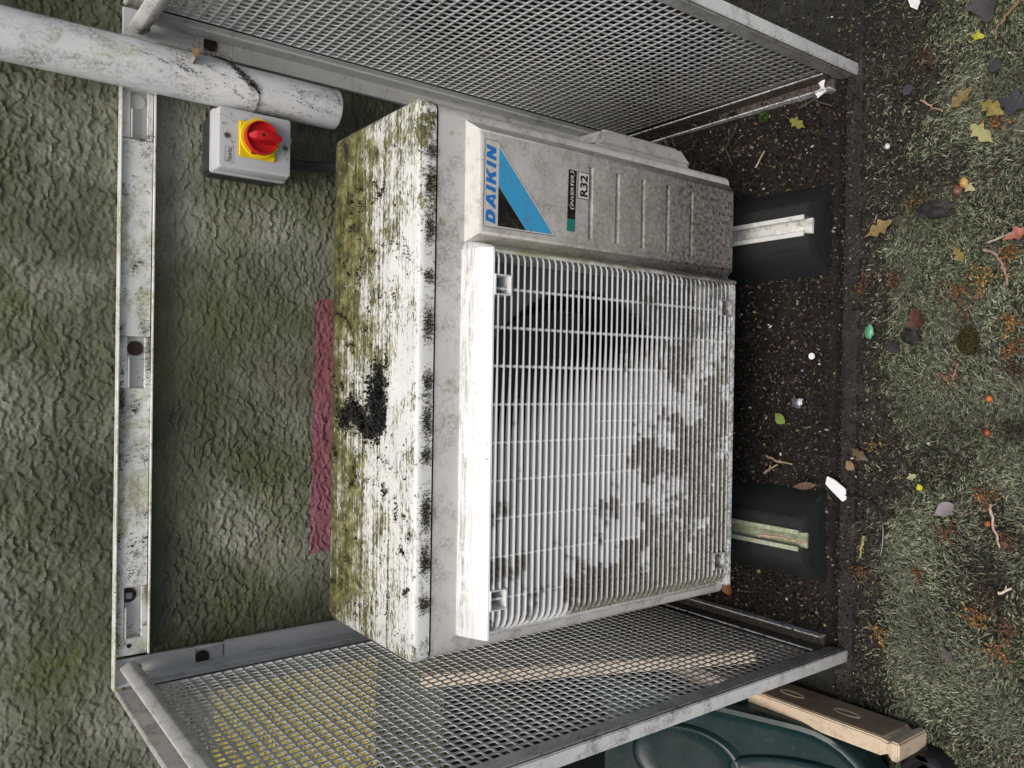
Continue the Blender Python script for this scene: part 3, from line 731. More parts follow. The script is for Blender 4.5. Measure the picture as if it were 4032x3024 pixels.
pl = MB().box(.3000, .3492, -.0795, -.0752, .7295, .7808).build('yellow_plate', M_yel, sw, bevel=.002, seg=3)
MB().disc((.3278, -.0797, .7520), .0275, 'y', -.0022, 40, .0265).build('collar', M_yel, pl)
MB().box(.3045, .3105, -.0825, -.0821, .7590, .7650).build('window', plain('switch_window', (.35, .04, .01), .4), pl)
kn = MB(); A = [2 * math.pi * k / 36 for k in range(36)]
def rg(r_, y): return [(.3278 + r_ * math.cos(a), y, .7520 + r_ * math.sin(a)) for a in A]
kn.loft([rg(.0228, -.0822), rg(.0225, -.0895), rg(.0219, -.0905), rg(.0207, -.0905), rg(.0200, -.0895), rg(.0192, -.0850)], True, True)
knob = kn.build('knob', M_red, sw, ang=50)
h = MB()
def hs(z, hw, y, yt): return [(.3278 - hw, y, z), (.3278 - hw * .75, yt, z), (.3278 + hw * .75, yt, z), (.3278 + hw, y, z)]
h.loft([hs(.7715, .0025, -.0851, -.0890), hs(.7640, .0068, -.0851, -.0985), hs(.7520, .0085, -.0851, -.1015), hs(.7400, .0062, -.0851, -.1010), hs(.7310, .0050, -.0905, -.0995), hs(.7275, .0048, -.0915, -.0990)])
h.build('handle', M_red, knob, bevel=.001)
MB().disc((.3278, -.1012, .7545), .0021, 'y', -.0005, 14).build('lock_hole', M_dark, knob)
for x, z in ((.3255, .7953), (.3232, .7148)):
    sc_ = MB().disc((x, -.0752, z), .0040, 'y', -.0010, 20).build('screw', M_steel, sw)
    MB().box(x - .0026, x + .0026, -.0767, -.0763, z - .0005, z + .0005).box(x - .0005, x + .0005, -.0766, -.0764, z - .0026, z + .0026).build('screw_slot', M_dark, sw)
MB().box(.345, .358, -.022, -.016, .690, .7055).disc((.3515, -.022, .690), .0065, 'y', .006, 20).build('mounting_lug', M_sw, sw)
MS_f = plain('label_frame', (.25, .25, .25), .5)
fm = MB()
fm.box(.2895, .3118, -.0753, -.0751, .7862, .7865).box(.2895, .3118, -.0753, -.0751, .7975, .7978).box(.2895, .2898, -.0753, -.0751, .7862, .7978).box(.3115, .3118, -.0753, -.0751, .7862, .7978)
fm.build('label_frame', MS_f, sw)
text('Newlec', .2915, .7885, .0072, .0190, -.0754, plain('label_ink', (.02, .02, .022), .5), sw, 'switch_lettering')
MB().tube([(.318, -.020, .705), (.318, -.022, .66), (.325, -.03, .60), (.33, -.05, .52)], .008, 10).build('supply_cable', M_swb, sw)

# ================================================================== DOWNPIPE
M_pipe = painted('pipe_plastic', (0, 0, 0), (.80, .80, .79), .7, .35, .75, .36, stretch=(1, 1, .5), stretch_scale=30, algae_col=(.36, .36, .18))
dp = empty('downpipe', (.4015, -.05, .628), 'white plastic downpipe with a broken open bottom end above the switch', 'pipe')
def ringz(r_, zf): return [(.4015 + r_ * math.cos(a), -.05 + r_ * math.sin(a), zf(.4015 + r_ * math.cos(a))) for a in [2 * math.pi * k / 48 for k in range(48)]]
cut = lambda x: .7530 + max(0, x - .388) * 1.05
U = MB().loft([ringz(.0285, cut), ringz(.0312, cut), ringz(.0312, lambda x: 2.6)], False, False)
U.build('upper_pipe', M_pipe, dp, ang=50)
Lw = MB().loft([ringz(.0262, lambda x: .66), ringz(.0262, lambda x: .6325), ringz(.0285, lambda x: .6295), ringz(.0290, lambda x: .632), ringz(.0290, lambda x: .86)], True, False)
Lw.build('lower_pipe', M_pipe, dp, ang=50)

# ================================================================== LEFT CLUTTER
M_cream = painted('cream_plastic', (0, 0, 0), (.62, .50, .36), .55, -.3, .75, .5, grime_col=(.16, .11, .07))
M_cream_dirt_shade = painted('cream_dirty_shaded', (0, 0, 0), (.36, .27, .175), .8, -.3, .75, .6, grime_col=(.12, .085, .055))  # cream with dirt, plus the side face's shade put into the colour
def board(p0, p1, up, h, t, side, ovals, name, label, lip=True):
    """plastic board on edge: p0->p1 runs along its foot, up is its height direction, side its thickness direction"""
    p0, p1, up, side = Vector(p0), Vector(p1), Vector(up).normalized(), Vector(side).normalized()
    d = (p1 - p0); L = d.length; d.normalize()
    rt = empty(name, p0, label, 'board', 'cream plastic boards by the cage')
    Pq = lambda a, b, c: tuple(p0 + d * a + side * b + up * c)
    mb = MB()
    prof = lambda e: [(e, e), (t - e, e), (t - e, h - e), (e, h - e)]
    la = []
    ends = [(0, .0), (.004, -.001), (.012, -.001), (.016, .0042), (.020, .0042), (.024, 0)] if lip else [(0, 0)]
    for a, e in ends + [(L, 0)]: la.append([Pq(a, b, c) for b, c in prof(e)])
    mb.loft(la)
    bd = mb.build('plank', M_cream, rt, bevel=.002)
    a0 = .0265 if lip else .004
    MB().loft([[Pq(a, o_, c_) for o_, c_ in ((-.0014, .003), (.0006, .003), (.0006, h - .004), (-.0014, h - .004))] for a in (a0, L - .004)]).build('plank_dirt_shade', M_cream_dirt_shade, rt, bevel=.0008)  # thin added sheet whose colour holds both dirt and side shade
    for c0 in ovals:
        ov = MB(); n = 24
        def E(k, f, o_): a = 2 * math.pi * k / n; return Pq(c0 + .020 * f * math.cos(a), o_ - .0014, h * .52 + .0082 * f * math.sin(a))
        ov.loft([[E(k, 1.08, -.0004) for k in range(n)], [E(k, 1.0, -.0016) for k in range(n)], [E(k, .9, -.0006) for k in range(n)], [E(k, .72, .0003) for k in range(n)]], False, True)
        ov.build('oval_recess', M_cream, rt)
    return rt
board((-.4780, -.632, -.008), (-.4800, -.235, .000), (0, 0, 1), .078, .024, (-1, 0, 0), (.095, .185), 'plastic_board', 'cream plastic board lying on edge on the turf outside the cage corner')
dl = Vector((-.052, .335, .437)); upn = Vector((0, -.437, .335)).normalized()
for off, nm_ in ((0, 'cream plastic board leaning on the wall behind the left mesh, farther from the unit'), (-.066, 'cream plastic board leaning on the wall behind the left mesh, nearer to the unit')):
    p0 = Vector((-.4245, -.352, .000)) + Vector((0, 0, off / .609 * .62)) + Vector((0, -.3 * off, 0)) * 0
    p0 = Vector((-.4260, -.345, .012)) + upn * off + dl.normalized() * (.0 if off == 0 else .055)
    board(p0, p0 + dl * (.98 if off == 0 else .86), upn, .052, .020, (-1, 0, 0), (), 'plastic_board', nm_, lip=False)

# tub lid
k = NT('teal_plastic'); p = k.pos()
c = k.mix(k.mr(k.noise(p, 5, 4), .35, .65), (.003, .013, .014), (.006, .022, .022))
c = k.mix(k.ma('MULTIPLY', k.mr(k.noise(p, 130, 5, .8), .56, .72), .35), c, (.08, .09, .085))
M_teal = k.done(c, k.mr(k.noise(p, 12, 4), .3, .7, .2, .45), k.bump(k.noise(p, 60, 3), .1, .001), .3)
tl = empty('tub_lid', (-.80, -.3, .0), 'dark teal plastic tub lid with raised ovals outside the left mesh panel', 'lid')
def tz(y): return .040 + (y + .60) * .36
def tloop(ins, dz, r_=.11): return [(x, y, tz(y) + dz) for x, y in rrect(-1.15 + ins, -.497 - ins, -.600 + ins, -.05 - ins, r_ - ins, 8)]
MB().loft([tloop(.0, -.045), tloop(.0, -.004), tloop(.003, .003), tloop(.010, .004), tloop(.016, -.002), tloop(.024, -.004)]).build('lid_shell', M_teal, tl, ang=50)
def raised(cx0, cy0, a_, b_, rot):
    n = 40
    def E(f, dz):
        out_ = []
        for i in range(n):
            t = 2 * math.pi * i / n; u, v = a_ * f * math.cos(t), b_ * f * math.sin(t)
            x_, y_ = cx0 + u * math.cos(rot) - v * math.sin(rot), cy0 + u * math.sin(rot) + v * math.cos(rot)
            out_.append((x_, y_, tz(y_) + dz))
        return out_
    MB().loft([E(1.06, -.0045), E(1.0, .002), E(.94, .004), E(.86, .0015), E(.6, .001)], False, True).build('raised_oval', M_teal, tl, ang=60)
raised(-.60, -.325, .055, .085, .1); raised(-.575, -.475, .022, .085, .15); raised(-.70, -.43, .055, .07, .3); raised(-.75, -.22, .06, .08, 0)
M_teal2 = plain('bright_teal_plastic', (.06, .20, .21), .35, .2, 30)
MB().box(-.735, -.715, -.012, -.050, .225, .330).box(-.735, -.675, -.0505, -.056, .225, .262).build('clip', M_teal2, tl, bevel=.003)
MB().box(-.505, -.480, -.395, -.350, .068, .092).build('clip', M_teal, tl, bevel=.003)
M_blk = plain('black_plastic', (.012, .012, .013), .32, .2, 40)
def crate(name, x0, x1, y0, y1, z0, z1, label, lip=.012):
    rt = empty(name, ((x0 + x1) / 2, (y0 + y1) / 2, z0), label, 'crate')
    lp_ = lambda i, z: [(x, y, z) for x, y in rrect(x0 + i, x1 - i, y0 + i, y1 - i, .03, 5)]
    MB().loft([lp_(.02, z0), lp_(.004, z1 - .03)], True, False).loft([lp_(.006, z1 - .03), lp_(.02, z0 + .01)], False, True).build('crate_body', M_blk, rt, fix=False)
    MB().loft([lp_(.004, z1 - .03), lp_(-lip, z1 - .028), lp_(-lip, z1), lp_(.006, z1), lp_(.006, z1 - .03)], False, False).build('crate_rim', M_blk, rt)
crate('black_crate', -1.10, -.515, -.20, -.03, -.02, .40, 'black plastic storage crate against the wall behind the tub lid')
crate('black_crate', .56, 1.15, -.27, -.03, -.02, .50, 'added black crate standing in for the shade beyond the right mesh panel')  # added dark body, makes the space beyond the mesh read as shade
M_blk2 = plain('black_gloss', (.014, .014, .016), .2, .2, 40)
tr = MB(); tr.loft([[(x, y, z) for x, y in rrect(-.78 + i, -.498 - i, -.672 + i, -.604 - i, .032, 6)] for i, z in ((0, -.02), (.001, .012), (.006, .020), (.012, .020), (.017, .010))])
tr.thing('plant_tray', M_blk2, (-.62, -.64, -.02), 'shallow glossy black tray on the turf by the end of the cream board', 'tray', ang=50)

# ================================================================== GROUND COVER
def in_region(n, x0, x1, y0, y1): return rng.uniform(x0, x1, n), rng.uniform(y0, y1, n)
def soilmask(x, y):
    """0 where turf shows, 1 where loose soil lies over it"""
    s = fbm(x, y, .10, 5, 61) + .10 * (fbm(x, y, .02, 3, 67) - .5)
    s = s + .9 * np.clip((y + .585) / .07, 0, 1) + .35 * np.clip((x - .30) / .15, 0, 1) * np.clip((y + .66) / .08, 0, 1)
    s = s + .25 * np.clip((-.40 - x) / .05, 0, 1) * np.clip((y + .60) / .05, 0, 1)
    return np.clip((s - .46) / .32, 0, 1)
def turf(name, n, x0, x1, y0, y1, mat):
    x, y = in_region(n, x0, x1, y0, y1)
    keep = rng.random(n) > soilmask(x, y) * .93
    keep &= ~((x > -.52) & (x < .50) & (y > -.522)); x, y = x[keep], y[keep]; n = len(x)
    z = turf_z(x, y) - .001
    a = vnoise(x, y, .11, 71) * 7 + rng.normal(0, .75, n); L = rng.uniform(.005, .0125, n); w_ = rng.uniform(.0005, .00095, n)
    hgt = rng.uniform(.002, .0085, n); dx, dy = np.cos(a), np.sin(a); c2 = rng.normal(0, .35, n)
    B = np.stack([x, y, z], 1); D = np.stack([dx, dy, 0 * dx], 1); Nn = np.stack([-dy, dx, 0 * dx], 1)
    D2 = np.stack([np.cos(a + c2), np.sin(a + c2), 0 * dx], 1); Up = np.array([[0, 0, 1.]])
    mid = B + D * (L * .45)[:, None] + Up * (hgt * .8)[:, None]; tip = mid + D2 * (L * .55)[:, None] + Up * (hgt * .2 * rng.uniform(-1.5, 1, n))[:, None]
    roll = rng.normal(0, .5, n)[:, None] * Up
    wv = (Nn + roll) * w_[:, None]
    V = np.stack([B - wv, B + wv, mid - wv, mid + wv, tip - wv * .35, tip + wv * .35], 1).reshape(-1, 3)
    o = np.arange(n)[:, None] * 6
    me = arr_mesh(name, V, [np.concatenate([o + np.array([[0, 1, 3, 2]]), o + np.array([[2, 3, 5, 4]])])])
    return tag(link(name, me, mat), 'worn grey green artificial turf with matted blades', 'turf', kind='stuff')
k = NT('turf_blades'); r_ = k.island()
c = k.ramp(r_, [(0, (.014, .017, .010)), (.25, (.052, .062, .034)), (.5, (.098, .118, .066)), (.72, (.16, .182, .108)), (.88, (.24, .255, .165)), (1, (.38, .38, .27))])
c = k.mix(k.mr(k.noise(k.pos(), 9, 4), .42, .62), c, k.mix(.5, c, (.075, .070, .054)))
M_turf = k.done(c, .55, None, .35)
turf('artificial_turf', 120000, -.66, .72, -.84, -.50, M_turf)
o2 = turf('artificial_turf', 45000, -1.5, 1.5, -1.65, -.50, M_turf); o2['label'] = 'sparser artificial turf spreading outside the picture edge'

k = NT('mulch_bits'); r_ = k.island()
cc = [(0, (.005, .004, .003)), (.22, (.011, .008, .006)), (.42, (.024, .017, .012)), (.60, (.046, .031, .021)), (.73, (.085, .056, .038)), (.83, (.018, .015, .013)), (.915, (.14, .080, .045)), (.955, (.19, .17, .15)), (.976, (.16, .20, .06)), (.992, (.50, .48, .43))]
M_bits = k.done(k.ramp(r_, cc, True), k.mr(k.noise(k.pos(), 300, 2), .3, .7, .3, .75), None, .4)
def litter(name, n, x, y, zf, size, label, asp=(1, 3), tilt=.6, mat=None, cat='litter'):
    P, F = chips(n, x, y, zf, size, asp, tilt)
    return tag(link(name, arr_mesh(name, P, F), mat or M_bits), label, cat, kind='stuff')
n = 34000; x, y = in_region(n, -.425, .50, -.489, -.005); litter('mulch', n, x, y, slab_z(x, y) + rng.uniform(-.001, .006, n), (.002, .0085), 'dark crumbly leaf mulch covering the slab under the unit')
n = 80000; x, y = in_region(n, -.70, .76, -.80, -.489); kk = rng.random(n) < (.16 + .84 * soilmask(x, y)) * np.where(y > -.519, .30 + .4 * (fbm(x, y, .05, 3, 77) > .5), 1); x, y = x[kk], y[kk]
n = len(x); litter('soil_crumbs', n, x, y, turf_z(x, y) + rng.uniform(.0005, .006, n) + np.where(y > -.519, .006, 0), (.0015, .006), 'loose dark soil crumbs scattered over the turf and along the kerb')
n = 5000; x, y = in_region(n, .50, 1.1, -.5, -.02); litter('soil_crumbs', n, x, y, turf_z(x, y) + rng.uniform(0, .006, n), (.003, .009), 'dark soil and leaf crumbs on the ground beyond the right mesh panel')

# litter on the unit lid, rail, switch and pipe
M_bits2 = NT('dry_dirt'); r_ = M_bits2.island()
M_bits2 = M_bits2.done(M_bits2.ramp(r_, [(0, (.008, .007, .005)), (.45, (.016, .012, .009)), (.75, (.035, .020, .012)), (.9, (.09, .045, .022)), (.97, (.05, .055, .02))], True), .7, None, .3)
n = 900; x, y = in_region(n, -.315, .315, -.375, -.156); kk = rng.random(n) < .25 + .75 * (fbm(x, y, .06, 3, 81) > .52); x, y = x[kk], y[kk]
lit = [chips(len(x), x, y, np.full(len(x), ZT + .0008), (.001, .0045), (1, 3), .25)[0]]
# clusters strung into crusts
for i in range(46):
    cx0, cy0 = rng.uniform(-.31, .30), rng.uniform(-.37, -.165); a = rng.normal(0, .9); m_ = int(rng.integers(14, 60)); Ln = rng.uniform(.005, .022)
    t = rng.uniform(-1, 1, m_); ax = cx0 + t * Ln * np.cos(a) + rng.normal(0, .0018, m_); ay = cy0 + t * Ln * np.sin(a) + .3 * Ln * t * t + rng.normal(0, .0018, m_)
    ay = np.clip(ay, -.376, -.156)
    lit.append(chips(m_, ax, ay, ZT + rng.uniform(0, .003, m_), (.0015, .005), (1, 2), .6)[0])
P = np.concatenate(lit); n = len(P) // 4; F = np.arange(n)[:, None] * 4
tag(link('leaf_litter', arr_mesh('leaf_litter', P, [np.concatenate([F + [[0, 1, 2]], F + [[0, 2, 3]]])]), M_bits2), 'black and brown dirt crumbs crusted over the top of the unit', 'litter', kind='stuff')
# the big black heap
n = 2600; t = rng.random(n)
hx = np.where(t < .62, rng.normal(-.050, .0085, n), rng.normal(-.020, .0200, n)); hy = np.where(t < .62, rng.uniform(-.312, -.190, n), rng.normal(-.292, .0095, n))
hx = np.where(t < .62, hx + .010 * np.sin((hy + .25) * 60), hx); hz_ = ZT + rng.random(n) ** 1.5 * .011
P, F = chips(n, hx, hy, hz_, (.003, .008), (1, 2), .7)
me = arr_mesh('dirt_heap', P - np.array([-.04, -.27, ZT]), F)
tag(link('dirt_heap', me, plain('black_dirt', (.014, .012, .010), .75, .5, 120), None, (-.04, -.27, ZT)), 'thick black clump of rotted leaf dirt on the middle of the unit top', 'dirt')
# moss cushions on the lid's front edge
M_moss = plain('moss', (.055, .052, .016), .9, .55, 500, .1, .6)
mo = []
for x, ln in ((.262, .010), (.225, .018), (.175, .022), (.065, .024), (.0, .014), (-.045, .026), (-.085, .012), (-.150, .028), (-.205, .020), (-.255, .012), (.12, .010)):
    m_ = int(700 * ln / .024); xx = rng.normal(x, ln * .45, m_); zz = rng.normal(.6615, .0042, m_)
    zz = np.clip(zz, .6535, .6715); yy = YF - .0016 - rng.random(m_) ** 2 * .0022 + np.where(zz > .6685, .0015, 0)
    mo.append(chips(m_, xx, yy, zz, (.0012, .0032), (1, 2), 1.0)[0])
P = np.concatenate(mo); n = len(P) // 4; F = np.arange(n)[:, None] * 4
tag(link('moss', arr_mesh('moss', P, [np.concatenate([F + [[0, 1, 2]], F + [[0, 2, 3]]])]), M_moss), 'dark olive moss tufts clinging along the front lip of the unit lid', 'moss', kind='stuff')
def vlitter(name, pts, label, size=(.0012, .004), mat=None):
    P = np.array(pts); n = len(P); Pv, F = chips(n, P[:, 0], P[:, 1], P[:, 2], size, (1, 3), 1.0)
    return tag(link(name, arr_mesh(name, Pv, F), mat or M_bits2), label, 'dirt', kind='stuff')
pts = []
def clump(x0, z0, n_, sx, sz, ang=0, y0=-.0115):
    for j in range(n_):
        u, v = random.gauss(0, sx), random.gauss(0, sz); u2, v2 = u * math.cos(ang) - v * math.sin(ang), u * math.sin(ang) + v * math.cos(ang)
        zz = z0 + v2
        if .874 < zz < .9115: pts.append((x0 + u2, y0 - random.random() * .0022, zz))
for i in range(34):
    x0 = random.uniform(-.37, .30) if i % 3 else random.uniform(-.36, .08)
    clump(x0, random.choice([.9105, .909, .8755, random.uniform(.878, .906)]), random.randint(8, 40), random.uniform(.0015, .006), random.uniform(.0008, .003), random.uniform(-.8, .8))
for x0, z0, n_, sx, sz in ((-.03, .908, 110, .022, .002), (-.045, .895, 60, .010, .004), (-.10, .892, 46, .006, .0045), (-.10, .880, 40, .014, .002), (-.245, .893, 90, .018, .0035), (-.262, .884, 60, .010, .004), (-.23, .878, 60, .016, .002), (.02, .878, 70, .018, .002), (.065, .883, 50, .006, .004), (-.30, .9095, 60, .02, .0015), (-.345, .9095, 50, .015, .0015), (.14, .909, 26, .010, .0012), (.315, .887, 50, .004, .005), (.30, .882, 60, .006, .004)):
    clump(x0, z0, n_, sx, sz)
for i in range(240): pts.append((random.uniform(-.372, .30), -.0113, random.uniform(.874, .911)))
for i in range(260): pts.append((random.uniform(-.40, .38), -.0035 - random.random() * .003, .9165 + abs(random.gauss(0, .002))))
vlitter('rail_dirt', pts, 'black crumbs of dirt lying along the wall rail of the cage')
pts = []
def strand(pl, jit=.0006, step=.0016):
    for (a, b) in zip(pl[:-1], pl[1:]):
        a, b = np.array(a), np.array(b); L = np.linalg.norm(b - a)
        for j in range(max(2, int(L / step))):
            p_ = a + (b - a) * j / max(1, int(L / step)); pts.append(tuple(p_ + np.random.default_rng(len(pts)).normal(0, jit, 3)))
def onf(y): return lambda l: [(x, y, z) for x, z in l]
f_ = onf(-.0762)
strand(f_([(.352, .806), (.350, .795), (.345, .785), (.343, .772)])); strand(f_([(.344, .806), (.340, .800), (.334, .796), (.326, .793)]), .0012); strand(f_([(.330, .800), (.322, .792), (.316, .788), (.311, .787)]), .0010)
strand(f_([(.345, .7285), (.338, .722), (.334, .716), (.318, .712), (.305, .712)]), .0012); strand(f_([(.338, .7225), (.3375, .720)]), .0012)
f2 = onf(-.05)
strand(f2([(.330, .812), (.325, .822), (.322, .835), (.318, .850)]), .002); strand(f2([(.322, .70), (.326, .692), (.330, .680), (.318, .672)]), .0015)
f3 = onf(-.0215)
strand(f3([(.31, .866), (.306, .860), (.318, .852), (.30, .85)]), .004); strand(f3([(.02, .868), (.012, .862), (.016, .856)]), .003, .0008); strand(f3([(-.255, .87), (-.25, .862), (-.246, .853)]), .001)
for xx in (-.29, -.2, .1, .2, .27): strand(f3([(xx, .916), (xx + .01, .920), (xx + .02, .918)]), .0025)
for i in range(90): pts.append((.315 + random.gauss(0, .012), -.02 + random.gauss(0, .003), .862 + random.gauss(0, .008)))
for i in range(60): pts.append((.0165 + random.gauss(0, .004), -.02, .862 + random.gauss(0, .005)))
vlitter('cobweb_dirt', pts, 'dark dried tendrils and web dirt caught on the switch box and below the rail', (.0012, .0035))
pts = []
def onpipe(x, z, r_=.0318): 
    u = max(-.99, min(.99, (x - .4015) / r_)); return (x, -.05 - r_ * math.sqrt(1 - u * u), z)
for i in range(260):
    x = random.uniform(.373, .430); z = random.choice([random.uniform(.64, .95), random.gauss(.66, .02), random.gauss(.80, .04)]); r__ = .0318 if z > cut(x) else .0294
    if abs(x - .4015) < r__ * .97: pts.append(onpipe(x, z, r__))
for x0, z0, x1, z1 in ((.408, .905, .400, .872), (.402, .862, .395, .846), (.404, .853, .394, .835), (.392, .80, .380, .775), (.400, .72, .392, .675), (.404, .70, .410, .68), (.392, .70, .386, .665), (.412, .83, .398, .79), (.425, .64, .400, .635)):
    for j in range(26):
        t = j / 25; x = x0 + (x1 - x0) * t + random.gauss(0, .0008); z = z0 + (z1 - z0) * t + random.gauss(0, .0008); r__ = .0318 if z > cut(x) else .0294
        if abs(x - .4015) < r__ * .97: pts.append(onpipe(x, z, r__))
for i in range(420):
    x = random.uniform(.390, .432); z = cut(x) - abs(random.gauss(0, .0035))
    if abs(x - .4015) < .0285: pts.append(onpipe(x, z, .0300))
for i in range(900): pts.append((.4475 + random.gauss(0, .0075), -.016 - abs(random.gauss(0, .012)), .805 + random.gauss(0, .012)))
for i in range(700):
    t = random.random(); pts.append(onpipe(.4335 - .04 * t + random.gauss(0, .0022), .806 - .045 * t + random.gauss(0, .0026) , .0318 + .002 * random.random()))
vlitter('pipe_dirt', pts, 'black dirt and web clinging around the split joint of the white downpipe', (.001, .0036))

# ================================================================== SMALL THINGS ON THE GROUND
GZ = -.010
def leaf(name, x, y, z, L, rot, label, cols, lobes=3, curl=.25, group=None, wid=.55):
    rt = MB(); n = 26; pts_ = []
    for i in range(n):
        t = i / (n - 1); wv = math.sin(math.pi * min(1, t * 1.02) ** .8) * wid * .5
        if lobes: wv *= .74 + .26 * math.cos(2 * math.pi * (lobes * t + .12 * math.sin(9 * t + rot)))
        pts_.append((t - .5, max(.012, wv)))
    vs = []; fs = []
    for i, (u, wv) in enumerate(pts_):
        for s in (-1, -.5, 0, .5, 1):
            X_, Y_ = u * L, s * wv * L
            vs.append((X_ , Y_, curl * L * ((s * wv) ** 2 * 2.2 + .5 * u * u * math.sin(rot * 3 + 1)) + random.uniform(-.01, .01) * L))
    for i in range(n - 1):
        for j in range(4): fs.append((i * 5 + j, i * 5 + j + 1, (i + 1) * 5 + j + 1, (i + 1) * 5 + j))
    c_, s_ = math.cos(rot), math.sin(rot)
    rt.add([(x + a * c_ - b * s_, y + a * s_ + b * c_, z + c2) for a, b, c2 in vs], fs)
    k0 = (x - c_ * L * .5, y - s_ * L * .5, z); k1 = (x - c_ * L * .72, y - s_ * L * .72, z + .001)
    rt.tube([k0, k1], .0004, 4)
    cols = [tuple(v * .62 for v in c_) for c_ in cols]
    k = NT(name + '_mat'); p = k.pos()
    c = k.mix(k.mr(k.noise(p, 130, 5, .7), .35, .65), cols[0], cols[1])
    mt = k.done(c, .55, k.bump(k.noise(p, 300, 3), .3, .0008), .3)
    return rt.thing(name, mt, (x, y, z), label, 'leaf', group, ang=80)
def twig(name, pl, r0, label, col=(.20, .13, .085), zo=.004, group=None, fork=True):
    pl = [Vector((p_[0], p_[1], p_[2] if len(p_) > 2 else GZ + zo)) for p_ in pl]
    fine = []
    for a, b in zip(pl[:-1], pl[1:]):
        for t in (0, .25, .5, .75): fine.append(a.lerp(b, t) + Vector((random.gauss(0, .0008), random.gauss(0, .0008), random.uniform(0, .0012))))
    fine.append(pl[-1]); m_ = MB(); n = len(fine)
    m_.tube(fine, [r0 * (1 - .45 * i / n) * random.uniform(.85, 1.15) for i in range(n)], 7)
    if fork:
        b = fine[n // 2]; d = (fine[-1] - fine[0]).normalized(); sd_ = Vector((-d.y, d.x, 0))
        m_.tube([b, b + d * .004 + sd_ * .005 + Vector((0, 0, .001))], [r0 * .6, r0 * .3], 5)
    return m_.thing(name, plain(name + '_bark', col, .7, .4, 220, .3, .5), tuple(pl[0]), label, 'twig', group, ang=70)
def catkin(x, y, size, label, col, spread=1.0, angle=None, group='dried orange-brown catkin clusters on the turf'):
    """cluster of dried flower heads: branching chains of small nubs"""
    m_ = MB(); m2 = []
    nb_ = int(5 + size * 420)
    ico = [(0, 0, 1), (.89, 0, .45), (.28, .85, .45), (-.72, .53, .45), (-.72, -.53, .45), (.28, -.85, .45), (0, 0, -.6)]
    icf = [(0, 1, 2), (0, 2, 3), (0, 3, 4), (0, 4, 5), (0, 5, 1), (6, 2, 1), (6, 3, 2), (6, 4, 3), (6, 5, 4), (6, 1, 5)]
    for b in range(nb_):
        a = random.uniform(0, 6.28) if angle is None else random.gauss(angle, .5) + (math.pi if random.random() < .5 else 0)
        px, py, pz = x + random.gauss(0, size * .16), y + random.gauss(0, size * .16), GZ + .001 + random.uniform(0, .004)
        for s in range(random.randint(4, 9)):
            r_ = random.uniform(.0009, .0021)
            m_.add([(px + u * r_, py + v * r_, pz + w_ * r_ * .9) for u, v, w_ in ico], icf)
            a += random.gauss(0, .45); px += math.cos(a) * .0026 * spread; py += math.sin(a) * .0026 * spread; pz = max(GZ - .001, pz + random.gauss(0, .0007))
    k = NT('catkin_mat'); r_ = k.island()
    c = k.ramp(r_, [(0, tuple(v * .12 for v in col)), (.4, tuple(v * .38 for v in col)), (.75, tuple(v * .75 for v in col)), (1, tuple(min(1, v * 1.5) for v in col))])
    return m_.thing('catkin', k.done(c, .65, None, .25), (x, y, GZ), label, 'catkin', group, ang=80)
OR, DB, YO = (.20, .095, .038), (.075, .040, .022), (.38, .24, .07)
catkin(.133, -.666, .044, 'large rust brown catkin cluster spread wide, right of the turf middle, beside the ochre one', OR, 1.2)
catkin(.148, -.697, .024, 'bright ochre yellow catkin chain with a short bare twig beside the large rust brown cluster', YO, 1.3)
catkin(.356, -.706, .026, 'orange brown catkin tangled under two yellow oak leaves', (.26, .12, .045))
catkin(.180, -.728, .020, 'orange catkin lying under the red leaf at the picture edge', (.28, .12, .04))
catkin(.013, -.653, .027, 'pale tan star-shaped catkin cluster held on a short stalk', (.30, .19, .11), 1.5)
catkin(.088, -.733, .022, 'golden orange catkin curled at the bottom edge, above the oval moss tuft', (.34, .18, .06))
catkin(.056, -.730, .028, 'rusty catkin hanging in a long strip at the bottom edge beside the oval moss tuft', OR)
catkin(.028, -.731, .030, 'very dark brown catkin mat with a red berry at the bottom edge', DB)
catkin(-.142, -.702, .036, 'bushy orange brown catkin cluster at the head of the long pale twig', (.22, .11, .05))
catkin(-.196, -.655, .026, 'small rust catkin cluster with a broken leaf, between the lilac leaf and the long twig', (.17, .085, .045))
catkin(-.196, -.727, .034, 'dark brown catkin cluster lying along the foot of the long pale twig', (.14, .075, .042))
catkin(-.275, -.708, .042, 'nest-like tangle of dark brown catkins with pale wood in it', (.10, .062, .042), 1.5)
catkin(-.303, -.693, .024, 'yellowish orange catkin touching the nest-like tangle', (.34, .19, .06))
catkin(-.313, -.729, .038, 'long brown catkin heap at the bottom edge below the nest-like tangle', (.16, .088, .048), 1.2)
catkin(-.342, -.720, .030, 'bright orange spiky catkin at the foot of the long brown heap', (.30, .15, .06), 1.3)
catkin(-.358, -.558, .026, 'yellow ochre catkin beside the cage corner kerb', YO, 1.3)
catkin(-.279, -.531, .036, 'brown scattered catkin patch right by the kerb', (.14, .08, .042))
catkin(-.265, -.617, .010, 'tiny orange catkin alone in the open turf', OR)
catkin(-.084, -.548, .014, 'thin little catkin on a stem near the kerb, in the open', (.24, .14, .06))
catkin(.262, -.602, .042, 'brown and ochre catkin mat beside the black lump', (.13, .085, .035))
catkin(.465, -.617, .046, 'dark crumbly catkin patch in the soil in front of the right panel corner', (.10, .06, .03))
catkin(.151, -.523, .034, 'dark rust catkin heap against the kerb', (.14, .07, .035))
catkin(.157, -.575, .030, 'thin rusty catkin scatter in the turf behind the dark heap by the kerb', (.14, .07, .035))
catkin(-.057, -.735, .036, 'blackish rotten catkin clump at the bottom edge', (.045, .032, .024))
